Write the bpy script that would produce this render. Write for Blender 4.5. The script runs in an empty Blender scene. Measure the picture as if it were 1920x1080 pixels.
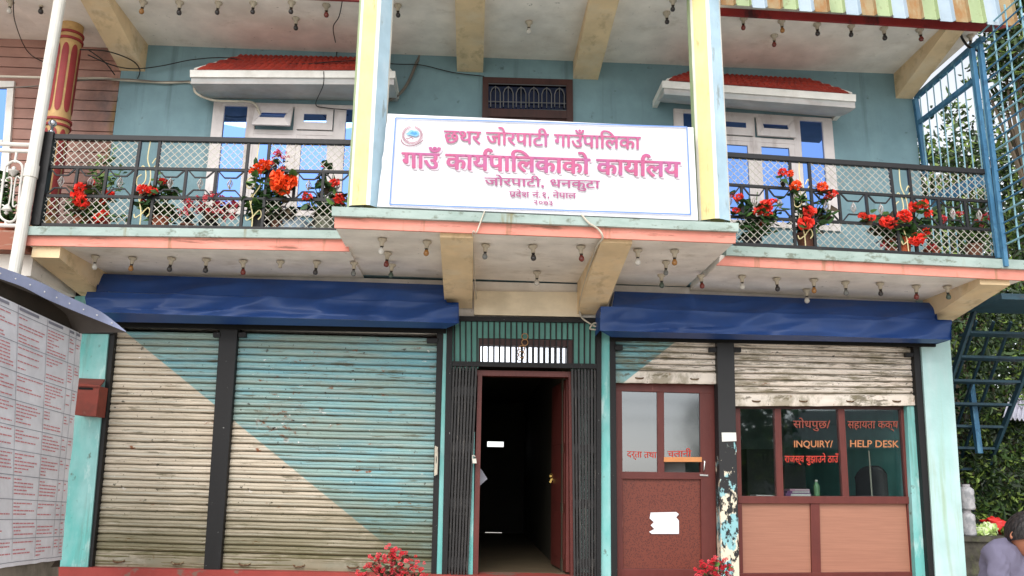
import bpy, math, random
from mathutils import Vector, Matrix, noise
rnd = random.Random(11)
sc = bpy.context.scene
COL = sc.collection
R = math.radians
# ------------------------------------------------------------------ camera
FPX, PITCH, YAW, ROLL, DIST, ZC = 1600.0, R(12.8), R(2.4), R(1.05), 8.6, 1.55
_cy, _sy, _cp, _sp, _cr, _sr = math.cos(YAW), math.sin(YAW), math.cos(PITCH), math.sin(PITCH), math.cos(ROLL), math.sin(ROLL)
M3 = Matrix(((_cr, -_sr, 0), (_sr, _cr, 0), (0, 0, 1))) @ Matrix(((1, 0, 0), (0, _cp, _sp), (0, -_sp, _cp))) @ Matrix(((_cy, 0, -_sy), (0, 1, 0), (_sy, 0, _cy)))
M3T = M3.transposed()
CAM = Vector((0, -DIST, ZC))
def ray(x, y):
    d = M3T @ Vector(((x - 960) / FPX, (y - 540) / FPX, 1))
    return Vector((d.x, d.z, -d.y))
cd = bpy.data.cameras.new('camera'); cam = bpy.data.objects.new('camera', cd); COL.objects.link(cam)
def _w(v):
    d = M3T @ Vector(v); return Vector((d.x, d.z, -d.y))
_rx, _up, _fw = _w((1, 0, 0)), _w((0, -1, 0)), _w((0, 0, 1))
cam.matrix_world = Matrix(((_rx.x, _up.x, -_fw.x, CAM.x), (_rx.y, _up.y, -_fw.y, CAM.y), (_rx.z, _up.z, -_fw.z, CAM.z), (0, 0, 0, 1)))
cd.sensor_width = 36; cd.lens = 36 * FPX / 1920; cd.clip_start = .05; cd.clip_end = 800
sc.camera = cam
# ------------------------------------------------------------------ sky, sun, exposure
SUN_EL, SUN_ROT = R(42), R(196)
wd = bpy.data.worlds.new('World'); sc.world = wd; wd.use_nodes = True
nt = wd.node_tree; nt.nodes.clear()
sky = nt.nodes.new('ShaderNodeTexSky'); sky.sky_type = 'NISHITA'; sky.sun_disc = False
sky.sun_elevation = SUN_EL; sky.sun_rotation = SUN_ROT; sky.air_density = 1.0; sky.dust_density = 1.2; sky.ozone_density = 1.0
hs = nt.nodes.new('ShaderNodeHueSaturation'); hs.inputs['Saturation'].default_value = .22
bg = nt.nodes.new('ShaderNodeBackground'); bg.inputs['Strength'].default_value = .15
wo = nt.nodes.new('ShaderNodeOutputWorld')
nt.links.new(sky.outputs[0], hs.inputs['Color']); nt.links.new(hs.outputs[0], bg.inputs[0]); nt.links.new(bg.outputs[0], wo.inputs[0])
sl = bpy.data.lights.new('sun', 'SUN'); sl.energy = 1.2; sl.angle = R(40); sl.color = (1, .96, .9)
so = bpy.data.objects.new('sun', sl); COL.objects.link(so)
_sd = Vector((math.sin(SUN_ROT) * math.cos(SUN_EL), math.cos(SUN_ROT) * math.cos(SUN_EL), math.sin(SUN_EL)))
so.rotation_euler = _sd.to_track_quat('Z', 'Y').to_euler()
sc.view_settings.view_transform = 'Standard'; sc.view_settings.look = 'None'
sc.view_settings.gamma = 1; sc.view_settings.exposure = 0.90
try: sc.view_settings.use_curve_mapping = False
except Exception: pass
# ------------------------------------------------------------------ placing helpers
def W(x, y, Y):
    d = ray(x, y); return CAM + d * ((Y + DIST) / d.y)
def S(x, y, z):
    d = ray(x, y); return CAM + d * ((z - ZC) / d.z)
def PX(x, y, X):
    d = ray(x, y); return CAM + d * (X / d.x)
def SP(x, y, a, b):          # a plane through a and b that runs straight back
    n = (b - a).cross(Vector((0, 1, 0))); d = ray(x, y)
    return CAM + d * ((a - CAM).dot(n) / d.dot(n))
ORG = {}
def lin(c): return tuple((v / 255 / 12.92 if v <= 10 else ((v / 255 + .055) / 1.055) ** 2.4) for v in c[:3]) + (1,)
# ------------------------------------------------------------------ materials
MATS = {}
class NB:
    def __init__(s, name):
        s.m = bpy.data.materials.new(name); s.m.use_nodes = True; s.t = s.m.node_tree; s.b = s.t.nodes['Principled BSDF']; s.tc = s.t.nodes.new('ShaderNodeTexCoord')
    def n(s, t, **k):
        x = s.t.nodes.new(t)
        for a, b in k.items(): setattr(x, a, b)
        return x
    def l(s, a, b): s.t.links.new(a, b)
    def put(s, v, sock):
        if isinstance(v, (int, float)): sock.default_value = v
        elif isinstance(v, tuple): sock.default_value = v
        else: s.l(v, sock)
    def math(s, op, a, b=0.0, clamp=False):
        x = s.n('ShaderNodeMath', operation=op, use_clamp=clamp); s.put(a, x.inputs[0]); s.put(b, x.inputs[1]); return x.outputs[0]
    def sep(s, v):
        x = s.n('ShaderNodeSeparateXYZ'); s.l(v, x.inputs[0]); return x.outputs
    def mp(s, v, sc_):
        x = s.n('ShaderNodeMapping'); s.l(v, x.inputs[0]); x.inputs['Scale'].default_value = sc_ if not isinstance(sc_, (int, float)) else (sc_,) * 3; return x.outputs[0]
    def noise(s, v, sc_, detail=5, rough=.6, off=0):
        x = s.n('ShaderNodeTexNoise'); mpn = s.n('ShaderNodeMapping'); s.l(v, mpn.inputs[0])
        mpn.inputs['Scale'].default_value = sc_ if not isinstance(sc_, (int, float)) else (sc_,) * 3
        mpn.inputs['Location'].default_value = (off, off * 1.7, off * .6)
        s.l(mpn.outputs[0], x.inputs[0]); x.inputs['Scale'].default_value = 1; x.inputs['Detail'].default_value = detail; x.inputs['Roughness'].default_value = rough
        return x.outputs['Fac']
    def ramp(s, v, lo, hi):
        x = s.n('ShaderNodeMapRange'); x.clamp = True; s.l(v, x.inputs[0]) if not isinstance(v, float) else None
        x.inputs[1].default_value = lo; x.inputs[2].default_value = hi; return x.outputs[0]
    def mix(s, f, a, b):
        x = s.n('ShaderNodeMix', data_type='RGBA'); s.put(f, x.inputs[0]); s.put(a, x.inputs[6]); s.put(b, x.inputs[7]); return x.outputs[2]
    def bump(s, h, st, dist=.01):
        x = s.n('ShaderNodeBump'); x.inputs['Strength'].default_value = st; x.inputs['Distance'].default_value = dist; s.l(h, x.inputs['Height']); s.l(x.outputs[0], s.b.inputs['Normal'])
def mat(name, col, rough=.7, layers=(), bump=.25, bs=30, metal=0, spec=.4, var=.06, coord='Object', alpha=None):
    if name in MATS: return MATS[name]
    k = NB(name); v = k.tc.outputs[coord]; c = lin(col)
    nz = k.noise(v, 3.1, 4)
    d = tuple(x * (1 - 2.2 * var) for x in c[:3]) + (1,); e = tuple(min(1, x * (1 + 2.2 * var)) for x in c[:3]) + (1,)
    cur = k.mix(k.ramp(nz, .3, .7), d, e)
    for i, L in enumerate(layers):
        f = k.ramp(k.noise(v, L.get('s', 5), L.get('d', 7), .65, off=7.3 * (i + 1)), L['lo'], L['hi'])
        f = k.math('MULTIPLY', f, L.get('a', 1))
        if 'z' in L:
            z = k.sep(v)[2]; f = k.math('MULTIPLY', f, k.ramp(z, L['z'][0], L['z'][1]))
        if 'x' in L:
            z = k.sep(v)[0]; f = k.math('MULTIPLY', f, k.ramp(z, L['x'][0], L['x'][1]))
        cur = k.mix(f, cur, lin(L['c']))
    k.l(cur, k.b.inputs['Base Color']); k.b.inputs['Roughness'].default_value = rough; k.b.inputs['Metallic'].default_value = metal
    k.b.inputs['Specular IOR Level'].default_value = spec
    if bump: k.bump(k.noise(v, bs, 6), bump, .006)
    MATS[name] = k.m; return k.m
# ------------------------------------------------------------------ mesh builder
class MB:
    def __init__(s): s.v = []; s.f = []; s.m = []; s.uv = {}
    def add(s, vs, fs, m=0):
        o = len(s.v); s.v += [Vector(p) for p in vs]
        for q in fs: s.f.append([o + i for i in q]); s.m.append(m)
        return s
    def hexa(s, a, b, m=0):      # two rings of four corners, front (seen from outside anticlockwise not required)
        return s.add(list(a) + list(b), [(0, 1, 2, 3), (7, 6, 5, 4), (0, 4, 5, 1), (1, 5, 6, 2), (2, 6, 7, 3), (3, 7, 4, 0)], m)
    def pr(s, q, Y, d, m=0):     # pixel quad TL,TR,BR,BL on plane Y, thickness d towards the back
        a = [W(x, y, Y) for x, y in q]; return s.hexa(a, [p + Vector((0, d, 0)) for p in a], m)
    def poly(s, q, Y, d, m=0):
        a = [W(x, y, Y) for x, y in q]; n = len(a); b = [p + Vector((0, d, 0)) for p in a]
        return s.add(a + b, [tuple(range(n)), tuple(range(2 * n - 1, n - 1, -1))] + [(i, i + n, (i + 1) % n + n, (i + 1) % n) for i in range(n)], m)
    def box(s, x0, x1, y0, y1, z0, z1, m=0):
        return s.hexa([(x0, y0, z1), (x1, y0, z1), (x1, y0, z0), (x0, y0, z0)], [(x0, y1, z1), (x1, y1, z1), (x1, y1, z0), (x0, y1, z0)], m)
    def bar(s, p, q, w, d=None, m=0, up=None):
        p, q = Vector(p), Vector(q); d = d or w; t = (q - p).normalized()
        u = Vector(up) if up else Vector((0, 1, 0))
        if abs(t.dot(u)) > .95: u = Vector((1, 0, 0))
        a = t.cross(u).normalized() * w / 2; b = t.cross(a).normalized() * d / 2
        r = [a + b, a - b, -a - b, -a + b]
        return s.hexa([p + x for x in r], [q + x for x in r], m)
    def tube(s, pts, r, n=6, m=0, cap=True):
        pts = [Vector(p) for p in pts]; o = len(s.v); k = len(pts)
        rr = r if isinstance(r, (list, tuple)) else [r] * k
        pu = None
        for i, p in enumerate(pts):
            t = (pts[min(i + 1, k - 1)] - pts[max(i - 1, 0)]).normalized()
            if pu is None:
                pu = t.cross(Vector((0, 0, 1)));
                if pu.length < .1: pu = t.cross(Vector((1, 0, 0)))
            u = (pu - t * pu.dot(t)).normalized(); pu = u; w = t.cross(u)
            for j in range(n):
                a = 2 * math.pi * j / n; s.v.append(p + (u * math.cos(a) + w * math.sin(a)) * rr[i])
        for i in range(k - 1):
            for j in range(n):
                s.f.append([o + i * n + j, o + i * n + (j + 1) % n, o + (i + 1) * n + (j + 1) % n, o + (i + 1) * n + j]); s.m.append(m)
        if cap:
            s.f.append([o + j for j in range(n)][::-1]); s.m.append(m); s.f.append([o + (k - 1) * n + j for j in range(n)]); s.m.append(m)
        return s
    def lathe(s, prof, c, n=16, m=0, ax=(0, 0, 1), sx=1):
        c = Vector(c); ax = Vector(ax).normalized(); u = ax.cross(Vector((0, 1, 0)))
        if u.length < .1: u = Vector((1, 0, 0))
        u.normalize(); w = ax.cross(u); o = len(s.v)
        for r, h in prof:
            for j in range(n):
                a = 2 * math.pi * j / n; s.v.append(c + ax * h + (u * math.cos(a) * sx + w * math.sin(a)) * r)
        for i in range(len(prof) - 1):
            for j in range(n): s.f.append([o + i * n + j, o + i * n + (j + 1) % n, o + (i + 1) * n + (j + 1) % n, o + (i + 1) * n + j]); s.m.append(m)
        if prof[0][0] > 1e-4: s.f.append([o + j for j in range(n)][::-1]); s.m.append(m)
        if prof[-1][0] > 1e-4: s.f.append([o + (len(prof) - 1) * n + j for j in range(n)]); s.m.append(m)
        return s
    def grid(s, fn, nu, nv, m=0, uvf=None):
        o = len(s.v)
        for j in range(nv + 1):
            for i in range(nu + 1):
                s.v.append(Vector(fn(i / nu, j / nv)))
                if uvf: s.uv[len(s.v) - 1] = uvf(i / nu, j / nv)
        for j in range(nv):
            for i in range(nu):
                s.f.append([o + j * (nu + 1) + i, o + j * (nu + 1) + i + 1, o + (j + 1) * (nu + 1) + i + 1, o + (j + 1) * (nu + 1) + i]); s.m.append(m(i / nu, j / nv) if callable(m) else m)
        return s
    def ball(s, c, r, n=10, m=0, sq=(1, 1, 1)):
        c = Vector(c); o = len(s.v); k = max(4, n // 2 + 1)
        for i in range(k + 1):
            th = math.pi * i / k
            for j in range(n):
                a = 2 * math.pi * j / n; s.v.append(c + Vector((math.sin(th) * math.cos(a) * sq[0], math.sin(th) * math.sin(a) * sq[1], math.cos(th) * sq[2])) * r)
        for i in range(k):
            for j in range(n): s.f.append([o + i * n + j, o + i * n + (j + 1) % n, o + (i + 1) * n + (j + 1) % n, o + (i + 1) * n + j]); s.m.append(m)
        return s
    def build(s, name, mats, parent=None, smooth=False, at=None, bevel=0):
        org = ORG[parent] if parent else Vector(at) if at is not None else Vector((0, 0, 0))
        me = bpy.data.meshes.new(name); me.from_pydata([tuple(p - org) for p in s.v], [], s.f)
        for q in (mats if isinstance(mats, (list, tuple)) else [mats]): me.materials.append(q)
        for p, i in zip(me.polygons, s.m): p.material_index = i; p.use_smooth = smooth
        if s.uv:
            ul = me.uv_layers.new(name='UVMap')
            for lp in me.loops: ul.data[lp.index].uv = s.uv.get(lp.vertex_index, (0, 0))
        me.validate(); me.update()
        import bmesh
        bm = bmesh.new(); bm.from_mesh(me); bmesh.ops.remove_doubles(bm, verts=bm.verts, dist=1e-6); bmesh.ops.recalc_face_normals(bm, faces=bm.faces)
        bm.to_mesh(me); bm.free()
        o = bpy.data.objects.new(name, me); COL.objects.link(o); ORG[o] = org
        if parent: o.parent = parent
        else: o.location = org
        if bevel:
            b = o.modifiers.new('bevel', 'BEVEL'); b.width = bevel; b.segments = 2; b.limit_method = 'ANGLE'
        return o
def each(name, m, parent, quads, Y, d, bevel=0):
    for q in quads: t = MB(); t.pr(q, Y, d); t.build(name, m, parent, bevel=bevel)
def tag(o, label, cat, group=None, kind=None):
    o['label'] = label; o['category'] = cat
    if group: o['group'] = group
    if kind: o['kind'] = kind
    return o
def thing(name, label, cat, at=(0, 0, 0), group=None):
    o = bpy.data.objects.new(name, None); COL.objects.link(o); o.location = at; ORG[o] = Vector(at); o.empty_display_size = .1
    return tag(o, label, cat, group)
def lerp(a, b, t): return a + (b - a) * t
def bil(c, u, v): return lerp(lerp(c[0], c[1], u), lerp(c[3], c[2], u), v)      # corners TL,TR,BR,BL
ORD = ['first', 'second', 'third', 'fourth', 'fifth', 'sixth', 'seventh', 'eighth', 'ninth', 'tenth', 'eleventh', 'twelfth']
def spl(pts, n=8):               # smooth curve through points
    out = []; k = len(pts)
    for i in range(k - 1):
        p0, p1, p2, p3 = pts[max(i - 1, 0)], pts[i], pts[i + 1], pts[min(i + 2, k - 1)]
        for j in range(n):
            t = j / n; out.append(.5 * ((2 * p1) + (p2 - p0) * t + (2 * p0 - 5 * p1 + 4 * p2 - p3) * t * t + (3 * p1 - p0 - 3 * p2 + p3) * t ** 3))
    return out + [pts[-1]]
# ------------------------------------------------------------------ lettering
def glyphs(txt, off=0.0):
    c = bpy.data.curves.new('lettering', 'FONT'); c.body = txt; c.offset = off; c.resolution_u = 3
    o = bpy.data.objects.new('lettering', c); COL.objects.link(o); bpy.context.view_layer.update()
    me = bpy.data.meshes.new_from_object(o.evaluated_get(bpy.context.evaluated_depsgraph_get()))
    vs = [v.co.copy() for v in me.vertices]; fs = [tuple(p.vertices) for p in me.polygons]
    bpy.data.objects.remove(o); bpy.data.curves.remove(c); bpy.data.meshes.remove(me)
    return vs, fs
def text_w(txt): return max(v.x for v in glyphs(txt)[0])
def text(mb, txt, a, b, hpx, Y, off=0.0, m=0, reph=(), rakar=(), unit=.622, dy=0):
    """a, b: pixel ends of the head line (Devanagari) or cap line; hpx: pixel height from that line to the foot"""
    vs, fs = glyphs(txt); vs = [Vector(v) for v in vs]; fs = list(fs); bold = off; off = 0.0 if not reph and not rakar else .012
    def strip(pts, w):
        n = len(pts)
        o = len(vs)
        for i, p in enumerate(pts):
            t = (pts[min(i + 1, n - 1)] - pts[max(i - 1, 0)]).normalized(); q = Vector((-t.y, t.x, 0)) * w
            vs.append(p + q); vs.append(p - q)
        for i in range(n - 1): fs.append((o + 2 * i, o + 2 * i + 1, o + 2 * i + 3, o + 2 * i + 2))
    for pre in reph:
        x = text_w(pre) - .13
        strip([Vector((x, .6, 0)), Vector((x - .01, .72, 0)), Vector((x + .03, .82, 0)), Vector((x + .12, .87, 0)), Vector((x + .2, .84, 0)), Vector((x + .22, .78, 0))], .034 + off)
    for pre in rakar:
        x = text_w(pre) - .12
        strip([Vector((x, .2, 0)), Vector((x - .16, .12, 0)), Vector((x - .3, .0, 0))], .03 + off)
    x0 = min(v.x for v in vs); x1 = max(v.x for v in vs)
    A = Vector(a); Bv = Vector(b); out = []
    for v in vs:
        u = (v.x - x0) / (x1 - x0); dn = (unit - v.y) / unit * hpx
        p = A + (Bv - A) * u; out.append(W(p.x - dn * dy, p.y + dn, Y))
    mb.add(out, fs, m)
    if bold:
        g = (W(b[0], b[1], Y) - W(a[0], a[1], Y)) / (x1 - x0); ux = g; uz = (W(a[0], a[1], Y) - W(a[0], a[1] + hpx, Y)) / unit
        for i, (dx_, dz_) in enumerate(((1, 0), (-1, 0), (0, 1), (0, -1), (.7, .7), (-.7, -.7), (.7, -.7), (-.7, .7))):
            sh_ = ux * dx_ * bold + uz * dz_ * bold * .6 + Vector((0, -.0004 * (i + 1), 0)); mb.add([p + sh_ for p in out], fs, m)
# ------------------------------------------------------------------ palette
mTEALUP = mat('upper_wall_paint', (118, 148, 156), .75, [dict(c=(100, 132, 140), s=(1.2, 1, .7), lo=.5, hi=.75, a=.45), dict(c=(150, 182, 186), s=(2, 2, .5), lo=.58, hi=.8, a=.35), dict(c=(66, 84, 86), s=(7, 7, .35), lo=.56, hi=.7, a=.4), dict(c=(60, 70, 66), s=9, lo=.64, hi=.72, a=.5)])
mTEALLOW = mat('lower_wall_paint', (142, 192, 190), .7, [dict(c=(84, 174, 168), s=(2.4, 2, 1.0), lo=.42, hi=.62, a=.75), dict(c=(226, 238, 236), s=(5, 3, 1.6), lo=.58, hi=.72, a=.7), dict(c=(96, 112, 96), s=(11, 11, .6), lo=.56, hi=.68, a=.5), dict(c=(90, 96, 84), s=(14, 9, 9), lo=.64, hi=.69, a=.7)])
mTEALWHITE = mat('right_pillar_paint', (182, 204, 204), .7, [dict(c=(150, 196, 192), s=(3, 2, .5), lo=.45, hi=.7, a=.6), dict(c=(140, 160, 110), s=(9, 9, .5), lo=.54, hi=.68, a=.5), dict(c=(80, 80, 70), s=22, lo=.74, hi=.78, a=.8)])
mCREAM = mat('ceiling_paint', (238, 231, 222), .85, [dict(c=(204, 190, 174), s=(.9, 1.2, 1), lo=.5, hi=.75, a=.5), dict(c=(170, 154, 128), s=(3, 4, 1), lo=.58, hi=.72, a=.35), dict(c=(96, 90, 78), s=16, lo=.66, hi=.7, a=.5)], bump=.15)
mTAN = mat('beam_paint', (224, 198, 158), .8, [dict(c=(226, 216, 196), s=(2, 3, 2), lo=.5, hi=.7, a=.5), dict(c=(160, 136, 98), s=(6, 4, 5), lo=.54, hi=.68, a=.5)])
mPINK = mat('pink_band_paint', (214, 138, 122), .75, [dict(c=(234, 164, 150), s=(2, 1, 9), lo=.5, hi=.7, a=.5), dict(c=(96, 72, 54), s=(1.8, 1, 14), lo=.56, hi=.66, a=.75), dict(c=(130, 104, 72), s=(8, 1, .7), lo=.6, hi=.68, a=.6)])
mBAND = mat('teal_band_paint', (158, 174, 168), .75, [dict(c=(132, 152, 144), s=(3, 1, 9), lo=.45, hi=.65, a=.6), dict(c=(92, 96, 78), s=(9, 1, 16), lo=.56, hi=.66, a=.7), dict(c=(126, 116, 78), s=(7, 1, .6), lo=.6, hi=.68, a=.75)])
mBLACK = mat('black_metal_paint', (14, 13, 15), .6, [dict(c=(170, 170, 168), s=26, lo=.68, hi=.71, a=.6), dict(c=(28, 27, 30), s=(4, 4, 1), lo=.55, hi=.8, a=.5)], bump=.15)
mRAIL = mat('railing_paint', (24, 23, 25), .5, [dict(c=(62, 60, 62), s=(9, 9, 9), lo=.62, hi=.75, a=.7)], bump=.2)
mDARK = mat('dark_gap', (12, 12, 12), .9, bump=0)
mWIRE = mat('galvanised_wire', (184, 180, 170), .5, [dict(c=(140, 122, 92), s=14, lo=.5, hi=.7, a=.6)], metal=.15, bump=0)
mGOLDW = mat('cream_scroll_paint', (222, 208, 158), .5, bump=0)
mREDB = mat('red_band_paint', (138, 34, 32), .6, [dict(c=(40, 22, 22), s=(5, 2, 2), lo=.52, hi=.62, a=.85)])
mBROWN = mat('brown_wood_paint', (98, 44, 38), .45, [dict(c=(84, 34, 30), s=(12, 12, 1.2), lo=.45, hi=.7, a=.6), dict(c=(160, 104, 90), s=(20, 20, 4), lo=.66, hi=.75, a=.5)])
mDBROWN = mat('dark_brown_wood', (66, 36, 32), .5, [dict(c=(40, 22, 20), s=(14, 14, 1.2), lo=.45, hi=.7, a=.6)])
mWHITEFR = mat('window_frame_paint', (214, 206, 204), .6, [dict(c=(168, 154, 150), s=(6, 3, 2), lo=.52, hi=.7, a=.6), dict(c=(110, 98, 92), s=26, lo=.68, hi=.75, a=.6)])
mWHITE = mat('white_paint', (228, 226, 220), .6, [dict(c=(190, 186, 176), s=4, lo=.5, hi=.7, a=.5)])
mPLINTH = mat('red_plinth_paint', (150, 62, 56), .8, [dict(c=(120, 96, 84), s=(2.4, 2, 3), lo=.56, hi=.6, a=.9)])
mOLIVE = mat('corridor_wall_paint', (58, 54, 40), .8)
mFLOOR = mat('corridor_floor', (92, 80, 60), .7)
mROOM = mat('office_wall_paint', (150, 172, 168), .8)
mCONC = mat('old_concrete', (128, 120, 108), .9, [dict(c=(80, 78, 66), s=3, lo=.45, hi=.65, a=.7)])
def glassmat(name, tint, refl, gcol, rough=.02, film=0.0):
    k = NB(name); k.t.nodes.remove(k.b); out = k.t.nodes['Material Output']
    tr = k.n('ShaderNodeBsdfTransparent'); tr.inputs[0].default_value = tint
    gl = k.n('ShaderNodeBsdfGlossy'); gl.inputs[0].default_value = gcol; gl.inputs['Roughness'].default_value = rough
    lw = k.n('ShaderNodeFresnel'); lw.inputs['IOR'].default_value = 1.5
    f = k.math('ADD', lw.outputs[0], refl, True)
    mx = k.n('ShaderNodeMixShader'); k.l(f, mx.inputs[0]); k.l(tr.outputs[0], mx.inputs[1]); k.l(gl.outputs[0], mx.inputs[2]); k.l(mx.outputs[0], out.inputs[0])
    return k.m
mGLASSLOW = glassmat('clear_office_glass', (.93, .97, .96, 1), .035, (.8, .84, .88, 1))
mGLASSDOOR = glassmat('frosted_door_glass', (.16, .18, .18, 1), .30, (.50, .52, .54, 1), .07)
mGLASSBLUE = glassmat('blue_window_glass', (.03, .05, .14, 1), .66, (.19, .35, .78, 1), .01)
mGLASSTRANS = glassmat('transom_glass', (.2, .2, .22, 1), .8, (.9, .92, 1, 1), .05)
# ------------------------------------------------------------------ ground
g = MB(); g.grid(lambda u, v: (-300 + 600 * u, -300 + 600 * v, 0), 2, 2)
go = g.build('ground', mat('dusty_ground', (196, 190, 180), .95, [dict(c=(170, 164, 152), s=.8, lo=.45, hi=.65, a=.6), dict(c=(186, 180, 168), s=6, lo=.5, hi=.7, a=.5)]))
go['kind'] = 'structure'
# ------------------------------------------------------------------ the office building
BLD = thing('office_building', 'two storey teal village office building with blue shutter hoods, balcony and striped pillars', 'building', (0, 0, 0))
# shell: back, sides, slabs
s = MB(); s.box(-3.98, -3.72, .25, 7, 0, 6.1); s.box(4.62, 4.86, .3, 7, 0, 6.1); s.box(-3.72, -.02, .32, .5, .1, 3.42)
s.box(-3.72, .26, 7, 7.2, 0, 6.1); s.box(.56, 4.62, 7, 7.2, 0, 6.1); s.box(.26, .56, 7, 7.2, 2.26, 6.1); s.box(.26, .56, 7, 7.2, .68, 2.16)
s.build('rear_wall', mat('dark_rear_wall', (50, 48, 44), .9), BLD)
s = MB(); s.box(-3.72, 4.62, .3, 7, 3.55, 3.68); s.build('upper_floor_slab', mCONC, BLD)
s = MB(); s.box(-3.72, 4.62, .33, 7, .3, .67); s.build('floor', mFLOOR, BLD)
# corridor
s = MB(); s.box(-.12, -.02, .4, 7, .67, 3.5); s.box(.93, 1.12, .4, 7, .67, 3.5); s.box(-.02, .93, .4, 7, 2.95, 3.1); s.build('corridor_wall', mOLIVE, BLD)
# help desk room
s = MB(); s.box(1.12, 4.62, 3.4, 3.55, .67, 3.5); s.box(1.12, 1.2, .4, 3.4, .67, 3.5); s.box(1.2, 4.5, .35, 3.4, 3.3, 3.4); s.build('office_room_wall', mROOM, BLD); s = MB(); s.box(4.5, 4.62, .32, 3.4, .67, 3.5); s.build('office_side_wall', mat('room_teal_wall', (128, 196, 190), .8), BLD); each('room_teal_panel', mat('room_teal_paint', (74, 150, 152), .8), BLD, ([(1600, 700), (1640, 700), (1650, 1000), (1606, 1000)], [(1668, 700), (1720, 700), (1730, 1000), (1676, 1000)]), 3.3, .05); each('room_cabinet', mat('grey_cabinet', (96, 98, 96), .7), BLD, ([(1470, 872), (1562, 872), (1566, 1000), (1474, 1000)], [(1400, 842), (1452, 842), (1456, 1000), (1404, 1000)]), 3.0, .3)
# upper wall (front plane y=0) with window openings left dark behind panes
s = MB(); s.box(-3.88, 4.8, .0, .25, 3.6, 6.22); s.build('upper_wall', mTEALUP, BLD)
# ceiling of the upper veranda
CZ = 6.09
s = MB(); s.box(-4.6, -1.1, -1.2, .3, CZ, CZ + .12); s.box(-1.1, 2.2, -1.85, .3, CZ + .004, CZ + .12); s.box(2.2, 5.02, -1.12, .3, CZ, CZ + .12)
s.build('veranda_ceiling', mCREAM, BLD)
def taper(x0, x1, yf, zb, zf, zt, m, nm='beam', x0b=None, x1b=None):
    a, b = (x0, x1); x0b = x0 if x0b is None else x0b; x1b = x1 if x1b is None else x1b
    q = MB(); q.hexa([(a, yf, zt), (b, yf, zt), (b, yf, zf), (a, yf, zf)], [(x0b, .01, zt), (x1b, .01, zt), (x1b, .01, zb), (x0b, .01, zb)])
    return q.build(nm, m, BLD)
taper(-.285, .0, -1.8, 5.915, CZ - .05, CZ + .03, mTAN); taper(.99, 1.265, -1.8, 5.88, CZ - .05, CZ + .03, mTAN)
taper(-3.89, -3.628, -1.16, 5.775, CZ - .06, CZ + .03, mTAN); taper(4.6, 4.79, -1.1, 5.79, CZ - .06, CZ + .03, mTAN)
# red fascia and corrugated sheet on the right eave
each('eave_board', mREDB, BLD, ([(1349, 14), (1900, 46), (1860, 58), (1349, 27)], [(560, -14), (690, -8), (690, 2), (560, -4)]), -1.16, .03)
mSG = mat('green_sheet', (152, 168, 126), .5, [dict(c=(180, 190, 150), s=(5, 5, 1), lo=.5, hi=.7, a=.6), dict(c=(120, 118, 84), s=12, lo=.56, hi=.66, a=.7)])
mSB = mat('blue_sheet', (162, 178, 190), .5, [dict(c=(182, 188, 194), s=(5, 5, 1), lo=.5, hi=.7, a=.6), dict(c=(120, 116, 100), s=12, lo=.66, hi=.75, a=.6)])
mSR = mat('rusty_sheet', (156, 138, 104), .7, [dict(c=(150, 104, 56), s=(9, 9, 4), lo=.42, hi=.58, a=.8), dict(c=(176, 164, 136), s=(14, 9, 3), lo=.6, hi=.7, a=.6)])
s = MB(); NP = 19
for i in range(NP):
    def P(u, v, i=i):
        t = (i + u) / NP; x = lerp(1349, 1906, t); y = lerp(9, 49, t)
        p = W(x, y, -1.34); w = min(u, 1 - u)
        rib = .035 * max(0, 1 - w / .09)
        return p + Vector((0, -rib + .06 * (1 - v), .62 * (1 - v))) + Vector((0, 0, .006 * math.sin(i * 2.1)))
    s.grid(P, 12, 2, (2, 0, 1)[i % 3])
so_ = s.build('corrugated_roof_sheet', [mSG, mSB, mSR], BLD); md = so_.modifiers.new('t', 'SOLIDIFY'); md.thickness = .004
# ---- balcony slab: two wings and a projecting bay
WY, BY = -1.08, -1.7
def slab(q, Y, d, m, nm): s = MB(); s.pr(q, Y, d); return s.build(nm, m, BLD)
each('balcony_slab', mCREAM, BLD, ([(60, 441), (650, 449), (655, 470), (55, 461)], [(1350, 478), (1918, 506), (1922, 524), (1347, 497)]), WY + .03, 1.07)
each('balcony_slab', mCREAM, BLD, ([(629, 406), (1377, 434), (1377, 455), (629, 427)],), BY + .03, 1.69)
each('pink_band', mPINK, BLD, ([(50, 440), (650, 447), (655, 471), (46, 460)], [(1364, 477), (1925, 504), (1925, 526), (1343, 497)]), WY + .005, .02)
each('pink_band', mPINK, BLD, ([(627, 404), (1380, 434), (1379, 456), (627, 427)],), BY, .025)
each('teal_edge_band', mBAND, BLD, ([(50, 424), (650, 432), (650, 447), (50, 440)], [(1362, 460), (1925, 488), (1925, 505), (1362, 478)]), WY - .03, 1.06)
each('teal_edge_band', mBAND, BLD, ([(622, 387), (1385, 418), (1385, 434), (622, 404)],), BY - .04, 1.68)
# lower beams
taper(-.325, -.045, -1.64, 3.28, 3.555, 3.64, mTAN); taper(1.04, 1.31, -1.64, 3.25, 3.55, 3.64, mTAN)
taper(-3.985, -3.74, -1.04, 3.30, 3.43, 3.56, mTAN); taper(4.7, 4.985, -1.03, 3.27, 3.43, 3.56, mTAN)
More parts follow.
